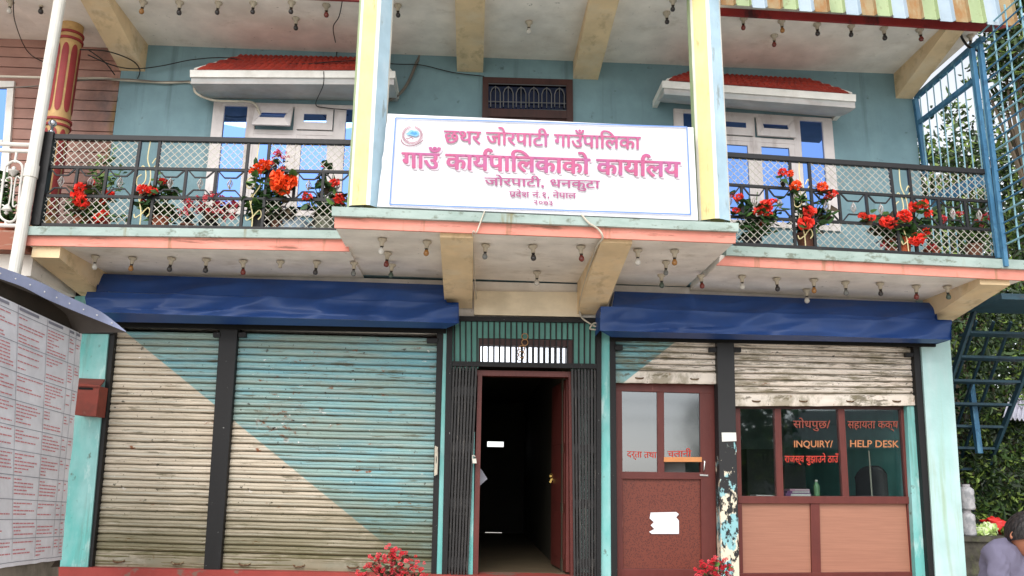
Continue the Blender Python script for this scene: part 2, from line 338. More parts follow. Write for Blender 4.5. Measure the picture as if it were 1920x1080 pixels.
# ground floor wall pieces
s = MB(); s.poly([(140, 555), (205, 555), (205, 610), (187, 810), (164, 1066), (112, 1066), (133, 810)], 0, .3); s.build('wall', mTEALLOW, BLD)
s = MB(); s.pr([(1722, 560), (1776, 560), (1813, 1090), (1755, 1090)], 0, .3); s.build('wall', mTEALWHITE, BLD)
each('wall', mTEALLOW, BLD, ([(830, 606), (843, 606), (831, 1090), (815, 1090)], [(1125, 620), (1146, 620), (1147, 1090), (1126, 1090)]), .03, .2); each('window_reveal', mTEALLOW, BLD, ([(1700, 755), (1726, 755), (1742, 1095), (1718, 1095)],), .09, .3)
s = MB(); s.box(-3.75, 4.8, .06, .3, 3.02, 3.58); s.build('lintel', mCREAM, BLD); each('lintel', mat('lintel_paint', (222, 208, 182), .85, [dict(c=(176, 160, 132), s=(1.5, 2, 3), lo=.5, hi=.7, a=.5)]), BLD, ([(889, 546), (1090, 548), (1090, 594), (889, 590)],), .005, .05)
each('plinth', mPLINTH, BLD, ([(110, 1063), (845, 1078), (845, 1180), (100, 1180)], [(1140, 1085), (1830, 1090), (1830, 1180), (1140, 1180)], [(845, 1079), (1140, 1084), (1140, 1180), (845, 1180)]), -.04, .37)
s = MB(); s.box(-3.6, 4.9, -.9, -.05, 0, .34); s.build('front_step', mCONC, BLD)
# ---- shutters
def shutter_mat(name, diag=None, moss=1.0, white=False):
    k = NB(name); ob = k.tc.outputs['Object']; uv = k.tc.outputs['UV']; xyz = k.sep(ob); us = k.sep(uv)
    u, v = us[0], us[1]; fr = k.math('FRACT', v)
    uvn = k.noise(uv, (1.3, .9, 1), 6); uvf = k.noise(uv, (5, 2.2, 1), 7, .7, 4)
    cream = k.mix(k.ramp(uvn, .35, .65), lin((192, 178, 158)) if not white else lin((222, 208, 194)), lin((216, 204, 186)) if not white else lin((234, 224, 212)))
    blue = k.mix(k.ramp(uvn, .35, .65), lin((108, 162, 174)), lin((140, 182, 182)))
    if not white: blue = k.mix(k.math('MULTIPLY', k.ramp(k.noise(uv, (.8, .35, 1), 4, .6, 9), .42, .62), .7), blue, lin((146, 160, 146)))
    if diag:
        a, b, flip = diag; p, q = W(a[0], a[1], .1), W(b[0], b[1], .1)
        nx, nz = (q.z - p.z), -(q.x - p.x); c = -(nx * p.x + nz * p.z); L = math.hypot(nx, nz)
        d = k.math('ADD', k.math('ADD', k.math('MULTIPLY', xyz[0], nx / L), k.math('MULTIPLY', xyz[2], nz / L)), c / L)
        if flip: d = k.math('MULTIPLY', d, -1.0)
        cur = k.mix(k.ramp(d, -.004, .004), blue, cream)
    else: cur = cream
    # grime low on each slat; groove shade painted in as a dark joint line
    mid = k.math('MULTIPLY', k.ramp(fr, .62, .50), k.ramp(fr, .30, .42)); cur = k.mix(k.math('MULTIPLY', k.math('MULTIPLY', mid, k.ramp(k.noise(uv, (2.2, .5, 1), 5, .6, 17), .38, .6)), .55 if not white else .2), cur, lin((166, 172, 166)))
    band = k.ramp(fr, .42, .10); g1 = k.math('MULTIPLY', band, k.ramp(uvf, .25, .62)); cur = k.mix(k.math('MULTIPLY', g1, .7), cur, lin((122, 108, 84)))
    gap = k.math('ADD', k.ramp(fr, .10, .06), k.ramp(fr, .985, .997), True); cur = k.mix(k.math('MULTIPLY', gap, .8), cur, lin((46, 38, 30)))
    # long dark streaks, chips and rust
    st = k.ramp(k.noise(uv, (2.2, 1.9, 1), 8, .72, 13), .565 if not white else .535, .63 if not white else .585); cur = k.mix(k.math('MULTIPLY', st, .8), cur, lin((92, 86, 66) if not white else (84, 76, 56)))
    ch = k.ramp(k.noise(uv, (22, 1.6, 1), 4, .6, 21), .67, .69); cur = k.mix(k.math('MULTIPLY', ch, .9), cur, lin((52, 46, 42)))
    wh = k.ramp(k.noise(uv, (17, 1.3, 1), 4, .6, 31), .70, .715); cur = k.mix(k.math('MULTIPLY', wh, .85), cur, lin((232, 226, 222)))
    ru = k.ramp(k.noise(uv, (5, 1.0, 1), 7, .7, 41), .645, .69); cur = k.mix(ru, cur, lin((134, 76, 40)))
    # moss, thickest on the lowest slats
    if white: mz = k.ramp(k.noise(uv, (3.0, .7, 1), 8, .72, 51), .50, .60); cur = k.mix(k.math('MULTIPLY', mz, .6), cur, lin((116, 106, 76)))
    low = k.ramp(v, 13.0 if not white else 3, 1.5 if not white else -1); ms = k.math('MULTIPLY', low, k.ramp(k.noise(uv, (1.5, 1.2, 1), 8, .72, 61), .22, .50)); cur = k.mix(k.math('MULTIPLY', ms, .92 * moss), cur, lin((84, 80, 44)))
    if not white: ge = k.ramp(k.noise(uv, (.9, .16, 1), 6, .6, 101), .42, .62); cur = k.mix(k.math('MULTIPLY', ge, .16), cur, lin((120, 116, 100)))
    if diag and not white:      # old torn poster: rust and paper scraps in one patch
        for px_, py_, rx_, rz_, hi_ in ((531, 792, .34, .22, .545), (560, 720, .6, .45, .60)):
            cc = W(px_, py_, .1); dd = k.math('ADD', k.math('POWER', k.math('ABSOLUTE', k.math('DIVIDE', k.math('SUBTRACT', xyz[0], cc.x), rx_)), 2.0), k.math('POWER', k.math('ABSOLUTE', k.math('DIVIDE', k.math('SUBTRACT', xyz[2], cc.z), rz_)), 2.0))
            msk = k.ramp(dd, 1.0, .3)
            cur = k.mix(k.math('MULTIPLY', msk, k.ramp(k.noise(uv, (9, 1.1, 1), 7, .7, 71), hi_, hi_ + .07)), cur, lin((120, 74, 44)))
            cur = k.mix(k.math('MULTIPLY', msk, k.ramp(k.noise(uv, (11, 1.4, 1), 6, .7, 81), hi_ + .07, hi_ + .09)), cur, lin((226, 220, 214)))
            cur = k.mix(k.math('MULTIPLY', msk, k.ramp(k.noise(uv, (13, 1.4, 1), 6, .7, 91), hi_ + .08, hi_ + .11)), cur, lin((44, 38, 34)))
    k.l(cur, k.b.inputs['Base Color']); k.b.inputs['Roughness'].default_value = .55; k.b.inputs['Specular IOR Level'].default_value = .3
    k.bump(uvf, .3, .006); return k.m
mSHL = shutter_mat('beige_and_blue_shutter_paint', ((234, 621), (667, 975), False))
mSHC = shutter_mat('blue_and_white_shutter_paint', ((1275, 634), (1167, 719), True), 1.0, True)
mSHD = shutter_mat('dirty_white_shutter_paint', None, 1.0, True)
def shutter(q, ns, m, label, Y=.1):
    c = [W(x, y, Y) for x, y in q]; wd_ = (c[1] - c[0]).length
    sh = MB(); N = 14; bot = .115 / ((c[0] - c[3]).length)
    rows = []
    for kx in range(ns):
        for j in range(N + 1):
            t = j / N; v = 1 - bot - (1 - bot) * (kx + t) / ns
            d = (.013 * abs(math.sin(2 * math.pi * (t - .04) / .86)) ** .6 + .006 * math.sin(math.pi * (t - .04) / .86)) if .04 < t < .90 else (-.010 if t > .92 else 0)
            rows.append((kx + t if t < 1 else kx + .999, 1 - v, d))
    o = len(sh.v); nu = 24
    for vi, vv, d in rows:
        for i in range(nu + 1):
            u = i / nu; w = .006 * noise.noise(Vector((u * 3, vi * .7, 2 + ns))) + .004 * noise.noise(Vector((u * 9, vi * .35, 7 + ns)))
            sh.v.append(bil(c, u, vv) + Vector((0, -d + w, w * .6))); sh.uv[len(sh.v) - 1] = (u * wd_, ns - vi)
    for j in range(len(rows) - 1):
        for i in range(nu): sh.f.append([o + j * (nu + 1) + i, o + j * (nu + 1) + i + 1, o + (j + 1) * (nu + 1) + i + 1, o + (j + 1) * (nu + 1) + i]); sh.m.append(0)
    r = sh.build('roller_shutter', m, BLD, smooth=False); r['label'] = label
    b = MB(); B0, B1 = bil(c, 0, 1 - bot), bil(c, 1, 1 - bot); B3, B2 = c[3], c[2]
    def bf(u, v):
        p = lerp(lerp(B0, B1, u), lerp(B3, B2, u), v)
        return p + Vector((0, -.016 + .006 * noise.noise(Vector((u * 6, v * 2, 5))), .006 * noise.noise(Vector((u * 14, 3, v)))))
    b.grid(bf, 40, 3, 0, lambda u, v: (u * wd_, 4.6 - v * .32))
    bb = b.build('bottom_rail', m, r)
    md = bb.modifiers.new('t', 'SOLIDIFY'); md.thickness = .02; md.offset = 1
    k = max(2, int(wd_ / .45))
    for i in range(k):
        h = MB(); p = lerp(lerp(B0, B1, (i + .5) / k), lerp(B3, B2, (i + .5) / k), .5) + Vector((0, -.025, 0))
        h.tube(spl([p + Vector((-.055, .01, .004)), p + Vector((-.025, -.02, -.01)), p + Vector((.025, -.02, -.01)), p + Vector((.055, .01, .004))], 4), .008, 5)
        h.build('pull_handle', mat('rusty_iron', (92, 66, 46), .8, [dict(c=(150, 140, 110), s=30, lo=.5, hi=.6, a=.7)]), r)
    return r
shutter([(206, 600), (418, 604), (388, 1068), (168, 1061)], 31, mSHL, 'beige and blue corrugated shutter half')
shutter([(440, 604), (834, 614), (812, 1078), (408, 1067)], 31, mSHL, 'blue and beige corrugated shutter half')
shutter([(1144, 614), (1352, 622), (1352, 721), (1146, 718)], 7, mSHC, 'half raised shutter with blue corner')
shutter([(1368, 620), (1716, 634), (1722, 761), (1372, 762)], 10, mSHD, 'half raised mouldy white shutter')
# ---- black guide posts
def post(q, nm='shutter_post', m=None, Y=.02, d=.14):
    s = MB(); s.pr(q, Y, d); return s.build(nm, m or mBLACK, BLD, bevel=.004)
post([(209, 598), (218, 598), (172, 1064), (162, 1064)]); post([(413, 598), (447, 598), (412, 1076), (381, 1076)], Y=.01)
post([(820, 604), (832, 604), (818, 1090), (808, 1090)]); post([(1143, 614), (1154, 614), (1158, 1090), (1146, 1090)])
post([(1711, 630), (1723, 630), (1756, 1095), (1743, 1095)])
k = NB('peeling_post_paint'); ob = k.tc.outputs['Object']; nz = k.noise(ob, (13, 13, 7), 9, .72); z = k.sep(ob)[2]
zp = k.ramp(z, 1.95, 1.15); th = k.math('SUBTRACT', .60, k.math('MULTIPLY', zp, .13))
pe = k.ramp(k.math('SUBTRACT', nz, th), 0, .015); pe = k.math('MULTIPLY', pe, k.ramp(z, 2.0, 1.96))
under = k.mix(k.ramp(k.noise(ob, (5, 5, 4), 5, .6, 3), .5, .54), lin((226, 214, 190)), lin((140, 190, 196)))
k.l(k.mix(pe, lin((30, 30, 32)), under), k.b.inputs['Base Color']); k.b.inputs['Roughness'].default_value = .6; k.bump(pe, .5, .003)
pp = post([(1344, 622), (1376, 622), (1387, 1095), (1353, 1095)], m=k.m, Y=.005); pp['label'] = 'centre post with black paint peeling off'
for x, y in ((413, 627), (447, 627), (1344, 655), (1376, 655)):
    sg = -1 if x in (413, 1344) else 1; xa, xb = (x - 14, x) if sg < 0 else (x, x + 14)
    each('shutter_bracket', mBLACK, BLD, ([(xa, y - 4), (xb, y - 4), (xb, y + 5), (xa, y + 5)],), .0, .05, .004)
each('shutter_bracket', mBLACK, BLD, ([(800, 634), (821, 634), (821, 643), (800, 643)], [(1153, 647), (1168, 647), (1168, 656), (1153, 656)], [(1699, 661), (1713, 661), (1713, 669), (1699, 669)]), .0, .05, .004)
each('shutter_bracket', mBLACK, BLD, ([(148, 616), (212, 617), (212, 626), (148, 625)],), -.02, .04)
# white sheet metal sign behind tape on the post
s = MB(); s.pr([(1353, 811), (1380, 811), (1381, 827), (1354, 828)], -.001, .004); s.build('paper_scrap', mWHITE, BLD)
# ---- blue hoods
mHOOD = mat('blue_hood_metal', (26, 64, 124), .46, [dict(c=(20, 54, 114), s=(1, 1, 1.5), lo=.45, hi=.7, a=.5), dict(c=(40, 40, 44), s=30, lo=.74, hi=.78, a=.6)], spec=.5, bump=.08, bs=7)
def hood(top, mid, mid2, bot, lip, label, seed):
    # each: ((xl,yl),(xr,yr),Y)
    def row(r, u): (a, b, Y) = r; return W(lerp(a[0], b[0], u), lerp(a[1], b[1], u), Y)
    rr = random.Random(seed); cre = [(rr.uniform(0, 1), rr.uniform(.2, .9), rr.uniform(-1.2, 1.2), rr.uniform(.015, .04) * rr.choice((-1, 1, 1)), rr.uniform(.1, .25)) for _ in range(11)]
    def dent(u, v):
        d = .05 * noise.noise(Vector((u * 4.2, v * 1.1, seed))) + .045 * (1 - abs(noise.noise(Vector((u * 5.2 + v * 1.3, v * 1.6 - u, seed + 3)))) * 2.2) - .02
        for a, b, sl_, am, wd2 in cre:
            du = (u - a) * 6; dv = (v - b) - sl_ * du * .12
            d += am * math.exp(-abs(dv) / wd2) * math.exp(-(du * .9) ** 2)
        return -d
    h = MB(); NU = 110
    h.grid(lambda u, v: lerp(row(top, u), row(mid, u), v) + Vector((0, dent(u, v * .45) * min(1, v * 3) , -.012 * math.sin(v * 3.14))), NU, 14)
    def low(u, v):
        p = lerp(row(mid2, u), row(bot, u), v)
        uu = (p.x - row(mid, 0).x) / (row(mid, 1).x - row(mid, 0).x)
        return p + Vector((0, dent(uu, .45 + v * .55) * min(1, (1 - v) * 4 + .25), 0))
    h.grid(low, NU, 16)
    h.grid(lambda u, v: lerp(row(bot, u), row(lip, u), v), NU, 1)
    for u in (0, 1):
        a, b, c = row(mid2, u), row(bot, u), row(lip, u); a2, b2 = a.copy(), b.copy(); a2.y = b2.y = .0
        h.add([a, b, b2, a2], [(0, 1, 2, 3)])
        a, b = row(top, u), row(mid, u); a2, b2 = a.copy(), b.copy(); a2.y = b2.y = 0; h.add([a, b, b2, a2], [(0, 1, 2, 3)])
        a, b = row(mid, u), row(mid2, u); a2, b2 = a.copy(), b.copy(); a2.y = b2.y = 0; h.add([a, b, b2, a2], [(0, 1, 2, 3)])
    o = h.build('shutter_hood', mHOOD, BLD, smooth=True); o['label'] = label
    e = o.modifiers.new('e', 'EDGE_SPLIT'); e.split_angle = R(50)
    return o
hood(((186, 513), (832, 534), -.12), ((180, 547), (838, 567), -.30), ((163, 547), (860, 567), -.30), ((161, 585), (860, 606), -.34), ((190, 603), (836, 616), -.16), 'dented blue hood over the left shutters', 3)
hood(((1152, 546), (1752, 568), -.12), ((1146, 577), (1758, 599), -.30), ((1125, 576), (1784, 600), -.30), ((1125, 620), (1784, 637), -.34), ((1146, 632), (1755, 644), -.16), 'dented blue hood over the right shutters', 8)
each('shutter_roll_slot', mDARK, BLD, ([(200, 600), (836, 612), (836, 624), (200, 612)], [(1146, 626), (1755, 640), (1755, 650), (1146, 638)]), -.03, .05)
# ---- entrance
each('gate_frame', mBLACK, BLD, ([(840, 592), (1126, 596), (1126, 605), (840, 601)], [(838, 600), (849, 600), (838, 1090), (828, 1090)], [(1119, 604), (1128, 604), (1127, 1090), (1119, 1090)], [(848, 677), (1120, 682), (1120, 691), (848, 686)]), .0, .05)
mGRW = mat('green_wall_paint', (104, 158, 148), .75, [dict(c=(78, 128, 118), s=(3, 3, 2), lo=.45, hi=.7, a=.6)])
each('wall', mGRW, BLD, ([(846, 598), (1122, 602), (1122, 637), (846, 633)],), .045, .2); each('wall', mGRW, BLD, ([(846, 630), (897, 630), (897, 690), (846, 690)], [(1074, 634), (1122, 634), (1122, 690), (1074, 690)]), .048, .2)
s = MB()
for i in range(26):
    x = 851 + i * 10.6; s.pr([(x, 600), (x + 2.6, 600), (x + 2.4, 682), (x - .2, 682)], .02, .018)
s.build('transom_grille', mBLACK, BLD)
s = MB()
for cx, cy in ((984, 637), (978, 660)):
    for dy in (-6, 5): c = W(cx, cy + dy, -.005); s.tube([c + Vector((math.cos(a) * .032, 0, math.sin(a) * .032)) for a in [i * math.pi / 8 for i in range(17)]], .005, 5, cap=False)
s.build('grille_ring', mat('brass_ring', (150, 110, 70), .4, metal=.6, bump=0), BLD)
tw = MB(); tw.pr([(894, 634), (1076, 638), (1076, 650), (894, 646)], .05, .1); tw.pr([(894, 646), (901, 646), (901, 684), (894, 684)], .05, .1); tw.pr([(1063, 650), (1076, 650), (1076, 688), (1063, 688)], .05, .1)
two = tw.build('transom_window', mDBROWN, BLD)
s = MB(); s.pr([(901, 646), (1063, 650), (1063, 686), (901, 682)], .11, .006); s.build('pane', mGLASSTRANS, two)
def folding(tl, tr, br, bl, n, label):
    s = MB()
    for i in range(n):
        u0, u1 = i / n, (i + .62) / n
        s.pr([(lerp(tl[0], tr[0], u0), lerp(tl[1], tr[1], u0)), (lerp(tl[0], tr[0], u1), lerp(tl[1], tr[1], u1)), (lerp(bl[0], br[0], u1), lerp(bl[1], br[1], u1)), (lerp(bl[0], br[0], u0), lerp(bl[1], br[1], u0))], .02 + .018 * (i % 2), .02)
    for zf in (.06, .32, .58, .86):
        for i in range(n - 1):
            for sg in (0, 1):
                a, b = (zf, zf + .11) if sg else (zf + .11, zf)
                p = W(lerp(lerp(tl[0], tr[0], i / n), lerp(bl[0], br[0], i / n), a), lerp(tl[1], bl[1], a), .055 + .004 * sg); q = W(lerp(lerp(tl[0], tr[0], (i + 1.5) / n), lerp(bl[0], br[0], (i + 1.5) / n), b), lerp(tl[1], bl[1], b), .055 + .004 * sg)
                s.bar(p, q, .012, .003)
    o = s.build('folding_gate', mGATE, BLD); o['label'] = label
mGATE = mat('worn_gate_steel', (44, 42, 42), .5, [dict(c=(112, 106, 98), s=(34, 34, 3), lo=.58, hi=.7, a=.75), dict(c=(24, 24, 26), s=(20, 20, 2), lo=.5, hi=.7, a=.6)])
folding((849, 687), (897, 687), (879, 1090), (834, 1090), 8, 'folded steel gate left of the doorway'); folding((1071, 692), (1120, 692), (1120, 1090), (1076, 1090), 8, 'folded steel gate right of the doorway')
each('door_frame', mBROWN, BLD, ([(893, 694), (1072, 697), (1072, 707), (893, 704)], [(896, 704), (904, 704), (896, 1090), (885, 1090)], [(1066, 706), (1073, 706), (1077, 1090), (1070, 1090)]), .1, .12)
s = MB(); s.pr([(888, 810), (890, 810), (886, 1090), (876, 1090)], .085, .02); s.build('wall', mTEALLOW, BLD)
d = MB(); d.hexa([(.955, .22, 2.6), (.99, .22, 2.6), (.99, .22, .69), (.955, .22, .69)], [(.885, 1.12, 2.6), (.92, 1.12, 2.6), (.92, 1.12, .69), (.885, 1.12, .69)])
for za, zb in ((.8, 1.25), (1.35, 1.85), (1.95, 2.5)): d.hexa([(.943, .32, zb), (.962, .32, zb), (.962, .32, za), (.943, .32, za)], [(.887, 1.0, zb), (.9, 1.0, zb), (.9, 1.0, za), (.887, 1.0, za)])
dl = d.build('door_leaf', mBROWN, BLD); h = MB(); h.ball((.875, 1.0, 1.62), .03, 8); h.bar((.89, 1.0, 1.62), (.86, 1.0, 1.55), .02); h.build('handle', mat('brass', (190, 160, 90), .3, metal=.9, bump=0), dl)
# ---- service door with glass (right of the entrance)
sd = MB(); Y = .17
sd.pr([(1154, 712), (1166, 712), (1169, 1090), (1157, 1090)], Y, .06); sd.pr([(1312, 712), (1340, 712), (1344, 1090), (1316, 1090)], Y, .06); sd.pr([(1232, 712), (1245, 712), (1246, 890), (1233, 890)], Y + .005, .05)
sd.pr([(1154, 712), (1342, 716), (1342, 738), (1154, 733)], Y - .003, .06, 0); sd.pr([(1164, 884), (1318, 886), (1318, 899), (1164, 898)], Y - .002, .06); sd.pr([(1164, 1066), (1318, 1068), (1319, 1090), (1165, 1090)], Y - .002, .06)
sdo = sd.build('service_door', mBROWN, BLD, bevel=.004)
k = NB('patterned_laminate'); v = k.tc.outputs['Object']; vo = k.n('ShaderNodeTexVoronoi'); vo.inputs['Scale'].default_value = 70; k.l(v, vo.inputs[0])
wv = k.noise(v, 55, 5, .7); k.l(k.mix(k.ramp(k.math('ADD', vo.outputs['Distance'], k.math('MULTIPLY', wv, .6)), .45, .85), lin((74, 26, 18)), lin((112, 50, 34))), k.b.inputs['Base Color']); k.b.inputs['Roughness'].default_value = .5; mPAT = k.m
s = MB(); s.pr([(1164, 896), (1318, 898), (1319, 1070), (1165, 1070)], Y + .03, .02); s.build('lower_panel', mPAT, sdo)
s = MB(); s.pr([(1164, 730), (1234, 732), (1235, 888), (1164, 888)], Y + .025, .005); s.build('pane', mGLASSDOOR, sdo)
s = MB(); s.pr([(1243, 734), (1314, 736), (1315, 860), (1243, 860)], Y + .025, .005); s.build('pane', mGLASSDOOR, sdo)
s = MB(); s.pr([(1245, 857), (1316, 857), (1316, 866), (1245, 866)], Y - .008, .05); s.build('glazing_bar', mat('varnished_pine', (206, 138, 84), .5), sdo)
s = MB(); s.tube(spl([W(1320, 862, Y - .004), W(1321, 866, Y - .04), W(1320, 880, Y - .04), W(1319, 884, Y - .004)]), .008, 6); s.pr([(1312, 889), (1328, 890), (1328, 893), (1312, 892)], Y - .015, .02); s.build('handle', mat('chrome', (200, 198, 196), .25, metal=.9, bump=0), sdo)
mREDT = mat('red_lettering', (190, 56, 42), .6, bump=0, var=.02); mORT = mat('orange_lettering', (178, 116, 76), .6, bump=0, var=.02); mFADE = mat('faded_red_lettering', (134, 62, 48), .6, bump=0, var=.02)
s = MB(); text(s, 'दर्ता तथा', (1176, 846), (1231, 848), 11, Y + .02, .012); text(s, 'चलानी', (1252, 846), (1296, 845), 11, Y + .02, .012); s.build('lettering', mREDT, sdo)
s = MB(); s.box(1.35, 2.2, .32, .34, 1.0, 2.5); s.build('curtain', mat('grey_curtain', (120, 120, 118), .9), BLD)
# ---- help desk front
hd = MB(); Y = .16
hd.pr([(1378, 758), (1388, 758), (1394, 1090), (1384, 1090)], Y, .07); hd.pr([(1452, 756), (1464, 756), (1470, 936), (1457, 936)], Y, .07); hd.pr([(1571, 756), (1583, 756), (1593, 936), (1581, 936)], Y, .07); hd.pr([(1688, 756), (1699, 756), (1722, 1092), (1711, 1092)], Y, .07)
hd.pr([(1384, 930), (1711, 931), (1712, 945), (1384, 944)], Y - .012, .1); hd.pr([(1520, 944), (1537, 944), (1540, 1092), (1523, 1092)], Y, .07); hd.pr([(1384, 1075), (1722, 1072), (1722, 1095), (1384, 1095)], Y - .003, .07); hd.pr([(1378, 752), (1700, 752), (1700, 768), (1378, 766)], Y - .002, .07, 1)
hdo = hd.build('help_desk_window', [mBROWN, mDBROWN], BLD, bevel=.004)
k = NB('laminate_panel'); v = k.tc.outputs['Object']; nz = k.noise(v, (3, 3, 90), 4); k.l(k.mix(k.ramp(nz, .35, .65), lin((152, 104, 84)), lin((164, 114, 92))), k.b.inputs['Base Color']); k.b.inputs['Roughness'].default_value = .5
for q in ([(1386, 942), (1522, 943), (1525, 1078), (1388, 1078)], [(1535, 943), (1712, 944), (1718, 1078), (1538, 1078)]): s = MB(); s.pr(q, Y + .03, .02); s.build('lower_panel', k.m, hdo)
for q in ([(1384, 760), (1454, 760), (1460, 934), (1386, 934)], [(1462, 760), (1573, 760), (1584, 934), (1468, 934)], [(1581, 760), (1690, 760), (1704, 934), (1591, 934)]): s = MB(); s.pr(q, Y + .03, .006); s.build('pane', mGLASSLOW, hdo)
s = MB(); text(s, 'INQUIRY/', (1489, 826), (1561, 826), 12.5, Y + .02, .02, unit=.7); text(s, 'HELP DESK', (1594, 825), (1685, 826), 13, Y + .02, .02, unit=.7); s.build('lettering', mORT, hdo)
s = MB(); text(s, 'राजस्व बुझाउने ठाउँ', (1471, 855), (1572, 855), 12, Y + .02, .012); s.build('lettering', mREDT, hdo)
s = MB(); text(s, 'सोधपुछ/', (1487, 789), (1556, 790), 13, Y + .02, .016); text(s, 'सहायता कक्ष', (1589, 790), (1684, 790), 13, Y + .02, .016); s.build('lettering', mFADE, hdo)
# ---- upper windows
def window(outer, talls, vents, lows, sill, label):
    w = MB(); L, T, Rr, B = outer       # left pair, top pair, right pair, bottom pair
    fr = MB()
    (l0, t0), (r0, t1), (r1, b1), (l1, b0) = outer
    fr.pr([(l0, t0), (r0, t1), (r0, t1 + 8), (l0, t0 + 8)], -.02, .05)
    fr.pr([(l0, t0), (l0 + 20, t0), (l1 + 20, b0), (l1, b0)], -.018, .05); fr.pr([(r0 - 20, t1), (r0, t1), (r1, b1), (r1 - 20, b1)], -.018, .05)
    return fr
def upwin(outer, cuts, yv, vents, label):
    """outer TL,TR,BR,BL; cuts: x at top of mullions; yv: vent/casement split"""
    (l0, t0), (r0, t1), (r1, b1), (l1, b0) = outer
    def pt(x, y): # x given at the top line; follows the leaning sides downward
        u = (x - l0) / (r0 - l0); tt = lerp(t0, t1, u); bb = lerp(b0, b1, u); v = (y - tt) / (bb - tt); return (lerp(x, lerp(l1, r1, u), v), y)
    def q(xa, ya, xb, yb):
        u0 = (xa - l0) / (r0 - l0) * (t1 - t0); u1 = (xb - l0) / (r0 - l0) * (t1 - t0)
        return [pt(xa, ya + u0), pt(xb, ya + u1), pt(xb, yb + u1), pt(xa, yb + u0)]
    fr = MB(); bot = b0 - .5
    fr.pr(q(l0, t0, r0, t0 + 7), -.03, .06); fr.pr(q(l0, bot - 10, r0, bot), -.03, .06)
    for i, (a, b) in enumerate(cuts): fr.pr(q(a, t0 + 7, b, bot - 10), -.028 + .002 * (i % 2), .05)
    o = fr.build('window', mWHITEFR, BLD, bevel=.003); o['label'] = label
    xs = [(cuts[i][1], cuts[i + 1][0]) for i in range(len(cuts) - 1)]
    for i, (a, b) in enumerate(xs):
        if i in vents:
            ev = MB(); op = vents[i]
            ya, yb = t0 + 9, yv
            V = q(a + 1, ya, b - 1, yb); I = q(a + 13, ya + 12, b - 13, yb - 14)
            dd = [Vector((0, -.04, 0)), Vector((0, -.04, 0)), Vector((0, -.04 - op, 0)), Vector((0, -.04 - op, 0))]
            A = [W(x, y, 0) + dd[j] for j, (x, y) in enumerate(V)]; Bq = [W(x, y, 0) + dd[j] * .98 for j, (x, y) in enumerate(I)]
            for j in range(4):
                jn = (j + 1) % 4; ev.hexa([A[j], A[jn], Bq[jn], Bq[j]], [p + Vector((0, .03, 0)) for p in (A[j], A[jn], Bq[jn], Bq[j])])
            vo = ev.build('vent_sash', mWHITEFR, o)
            s = MB(); s.hexa([p + Vector((0, .012, 0)) for p in Bq], [p + Vector((0, .018, 0)) for p in Bq]); s.build('pane', mGLASSBLUE, o)
            fr2 = MB(); fr2.pr(q(a, yv, b, yv + 8), -.026, .05); fr2.pr(q(a, yv + 8, a + 10, bot - 10), -.022, .04); fr2.pr(q(b - 10, yv + 8, b, bot - 10), -.022, .04); fr2.pr(q(a + 10, yv + 8, b - 10, yv + 16), -.02, .04); fr2.build('casement', mWHITEFR, o)
            s = MB(); s.pr(q(a + 9, yv + 14, b - 9, bot - 9), -.004, .003); s.build('pane', mGLASSBLUE, o)
        else:
            s = MB(); s.pr(q(a, t0 + 6, b, bot - 9), -.004, .003); s.build('pane', mGLASSBLUE, o)
upwin([(401, 190), (716, 199), (706, 410), (379, 400)], [(401, 422), (465, 481), (553, 560), (628, 650), (694, 716)], 240, {1: .09, 2: 0}, 'white framed window behind the left railing')
upwin([(1263, 203), (1560, 222), (1577, 432), (1268, 415)], [(1263, 1281), (1326, 1340), (1409, 1414), (1486, 1499), (1541, 1560)], 248, {1: 0, 2: .03}, 'white framed window behind the right railing')
# upper centre door with arched grille
cdm = MB(); cdm.pr([(905, 144), (1074, 149), (1074, 160), (905, 155)], -.04, .05); cdm.pr([(905, 155), (916, 155), (914, 330), (902, 330)], -.04, .05); cdm.pr([(1062, 159), (1074, 159), (1076, 330), (1064, 330)], -.04, .05); cdm.pr([(914, 203), (1064, 207), (1064, 222), (914, 218)], -.035, .05)
cdo = cdm.build('balcony_door', mDBROWN, BLD)
s = MB(); s.pr([(914, 154), (1064, 158), (1064, 206), (914, 203)], -.005, .004); s.build('pane', glassmat('dark_blue_glass', (.02, .03, .1, 1), .2, (.2, .25, .5, 1), .1), cdo)
s = MB(); s.pr([(914, 216), (1064, 220), (1066, 330), (912, 330)], -.012, .01); s.build('door_panel', mDBROWN, cdo)
s = MB()
for i in range(6):
    x0 = 920 + i * 24; y0 = 160 + i * .6; pts = [W(x0, 200, -.03), W(x0, y0 + 14, -.03), W(x0 + 3, y0 + 6, -.03), W(x0 + 9, y0 + 2, -.03), W(x0 + 15, y0 + 6, -.03), W(x0 + 18, y0 + 14, -.03), W(x0 + 18, 202, -.03)]
    s.tube(pts, .006, 5); s.tube([W(x0 + 9, y0 + 2, -.03), W(x0 + 9, 202, -.03)], .005, 5)
s.tube([W(916, 190, -.03), W(1062, 194, -.03)], .005, 5); s.tube([W(916, 157, -.03), W(1062, 161, -.03)], .005, 5); s.build('door_grille', mat('grey_grille', (104, 104, 106), .5, bump=0), cdo)
